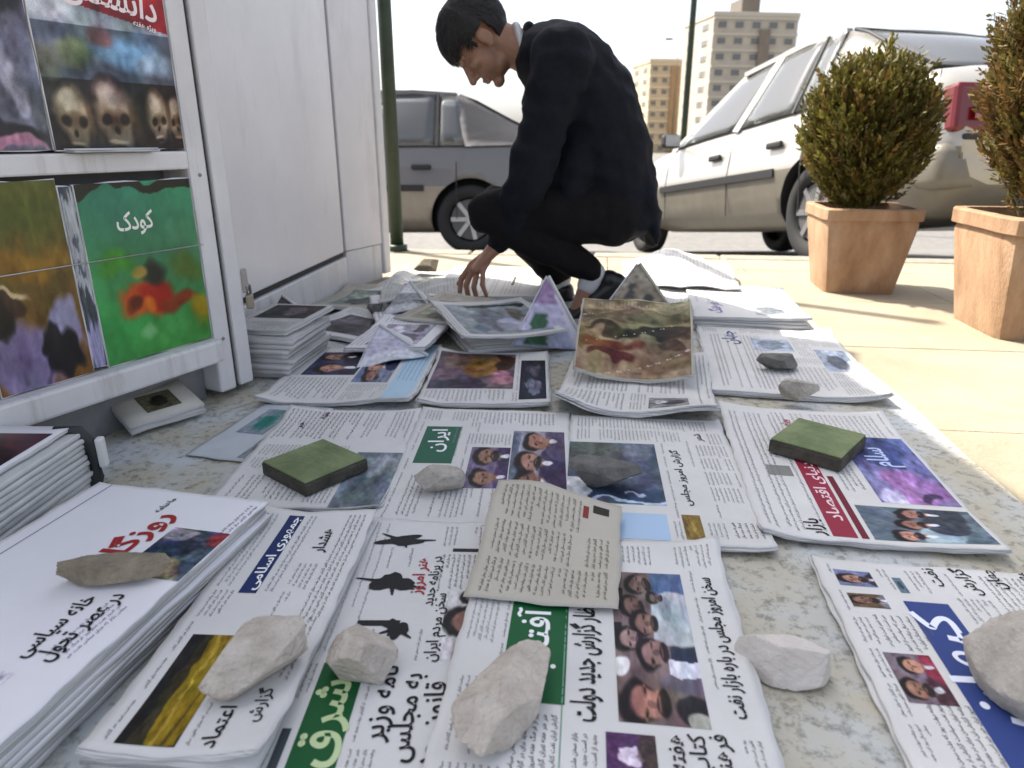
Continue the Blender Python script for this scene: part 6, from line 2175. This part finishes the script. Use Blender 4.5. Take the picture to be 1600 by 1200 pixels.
# hair: cap over the skull with tufted edge
V, F = [], []
nu, nv = 120, 70
hr = np.random.default_rng(9)
keep = {}


def hair_pt(i, j, extra=0.0):
    ph = math.pi * i / nv
    a = 2 * math.pi * j / nu
    d = Vector((math.sin(ph) * math.cos(a), math.sin(ph) * math.sin(a), math.cos(ph)))
    n1_ = noise.noise(Vector((a * 14, ph * 3, 0)))
    n2_ = noise.noise(Vector((a * 40, ph * 5, 3)))
    k = 1 + 0.010 * n1_ + 0.008 * n2_ + extra
    return d, Vector((-0.016 + 0.104 * d.x * k, 0.082 * d.y * k, 0.037 + 0.094 * d.z * k))


for i in range(nv + 1):
    for j in range(nu):
        d, q = hair_pt(i, j)
        f_, l_, u_ = q
        line = 0.058 + 0.006 * noise.noise(Vector((j * 0.35, 0, 0))) if f_ > 0.030 else (0.012 if f_ > 0.005 else (-0.052 if f_ < -0.03 else -0.018))
        if abs(l_) > 0.055 and -0.035 < f_ <= 0.018:
            line = 0.030
        line += 0.007 * noise.noise(Vector((j * 0.9, i * 0.2, 5)))
        if u_ > line - 0.012:
            keep[i, j] = len(V)
            if u_ < line:
                q = q * 0.985
            V.append(H(q.x, q.y, q.z) - ORG)
for i in range(nv):
    for j in range(nu):
        ks = [(i, j), (i, (j + 1) % nu), (i + 1, (j + 1) % nu), (i + 1, j)]
        if all(k in keep for k in ks):
            F.append([keep[k] for k in ks])
hair = mesh('hair', V, F, HAIR, person, True)
md = hair.modifiers.new('thickness', 'SOLIDIFY'); md.thickness = 0.010; md.offset = -1
# strands lying over the cap, from the whorl towards the brow and nape
SV, SF = [], []
for k in range(9000):
    ph, a = math.acos(hr.uniform(-0.55, 1.0)), hr.uniform(0, 2 * math.pi)
    d = Vector((math.sin(ph) * math.cos(a), math.sin(ph) * math.sin(a), math.cos(ph)))
    q = Vector((-0.016 + 0.106 * d.x, 0.084 * d.y, 0.038 + 0.096 * d.z))
    lim = 0.052 if q.x > 0.030 else (0.020 if q.x > 0.0 else -0.050)
    if abs(q.y) > 0.055 and -0.035 < q.x <= 0.018: lim = 0.030
    if q.z < lim: continue
    nrm = Vector((d.x / 0.106, d.y / 0.084, d.z / 0.096)).normalized()
    flow = Vector((1.0, 0.35 * hr.normal(), -0.55)) if q.x > -0.03 else Vector((-0.35, 0.3 * hr.normal(), -1.0))
    flow = (flow + Vector(hr.normal(0, 0.16, 3)))
    flow = (flow - nrm * flow.dot(nrm)).normalized()
    L_ = hr.uniform(0.018, 0.036) * (1.35 if q.x > 0.03 else 1.0)
    wv = nrm.cross(flow) * hr.uniform(0.0008, 0.0016)
    lift = hr.uniform(0.0005, 0.011)
    o_ = len(SV)
    for t_, kk in ((0, 1.0), (0.4, 1.0), (0.75, 0.7), (1.0, 0.1)):
        c_ = q + flow * L_ * t_ + nrm * (0.001 + lift * math.sin(math.pi * (0.15 + 0.6 * t_))) - nrm * (L_ * t_) ** 2 * 5.0
        for sg in (-1, 1):
            w_ = c_ + wv * sg * kk
            SV.append(H(w_.x, w_.y, w_.z) - ORG)
    for t_ in range(3):
        b_ = o_ + 2 * t_
        SF.append((b_, b_ + 1, b_ + 3, b_ + 2))
so = mesh('hair_strands', SV, SF, HAIR, person, True)
so['kind'] = 'stuff'
# brows
for s_ in (-1, 1):
    S = Blob()
    S.chain([(H(0.088, s_ * 0.014, 0.026), 0.004), (H(0.086, s_ * 0.030, 0.031), 0.0045), (H(0.072, s_ * 0.046, 0.026), 0.003)], hl)
    cloth('eyebrow', S, HAIR, 0.002, 1, 0.0)

# ------------------------------------------------------------------ tidy up
bpy.data.objects.remove(_tob)
bpy.data.curves.remove(_tc)
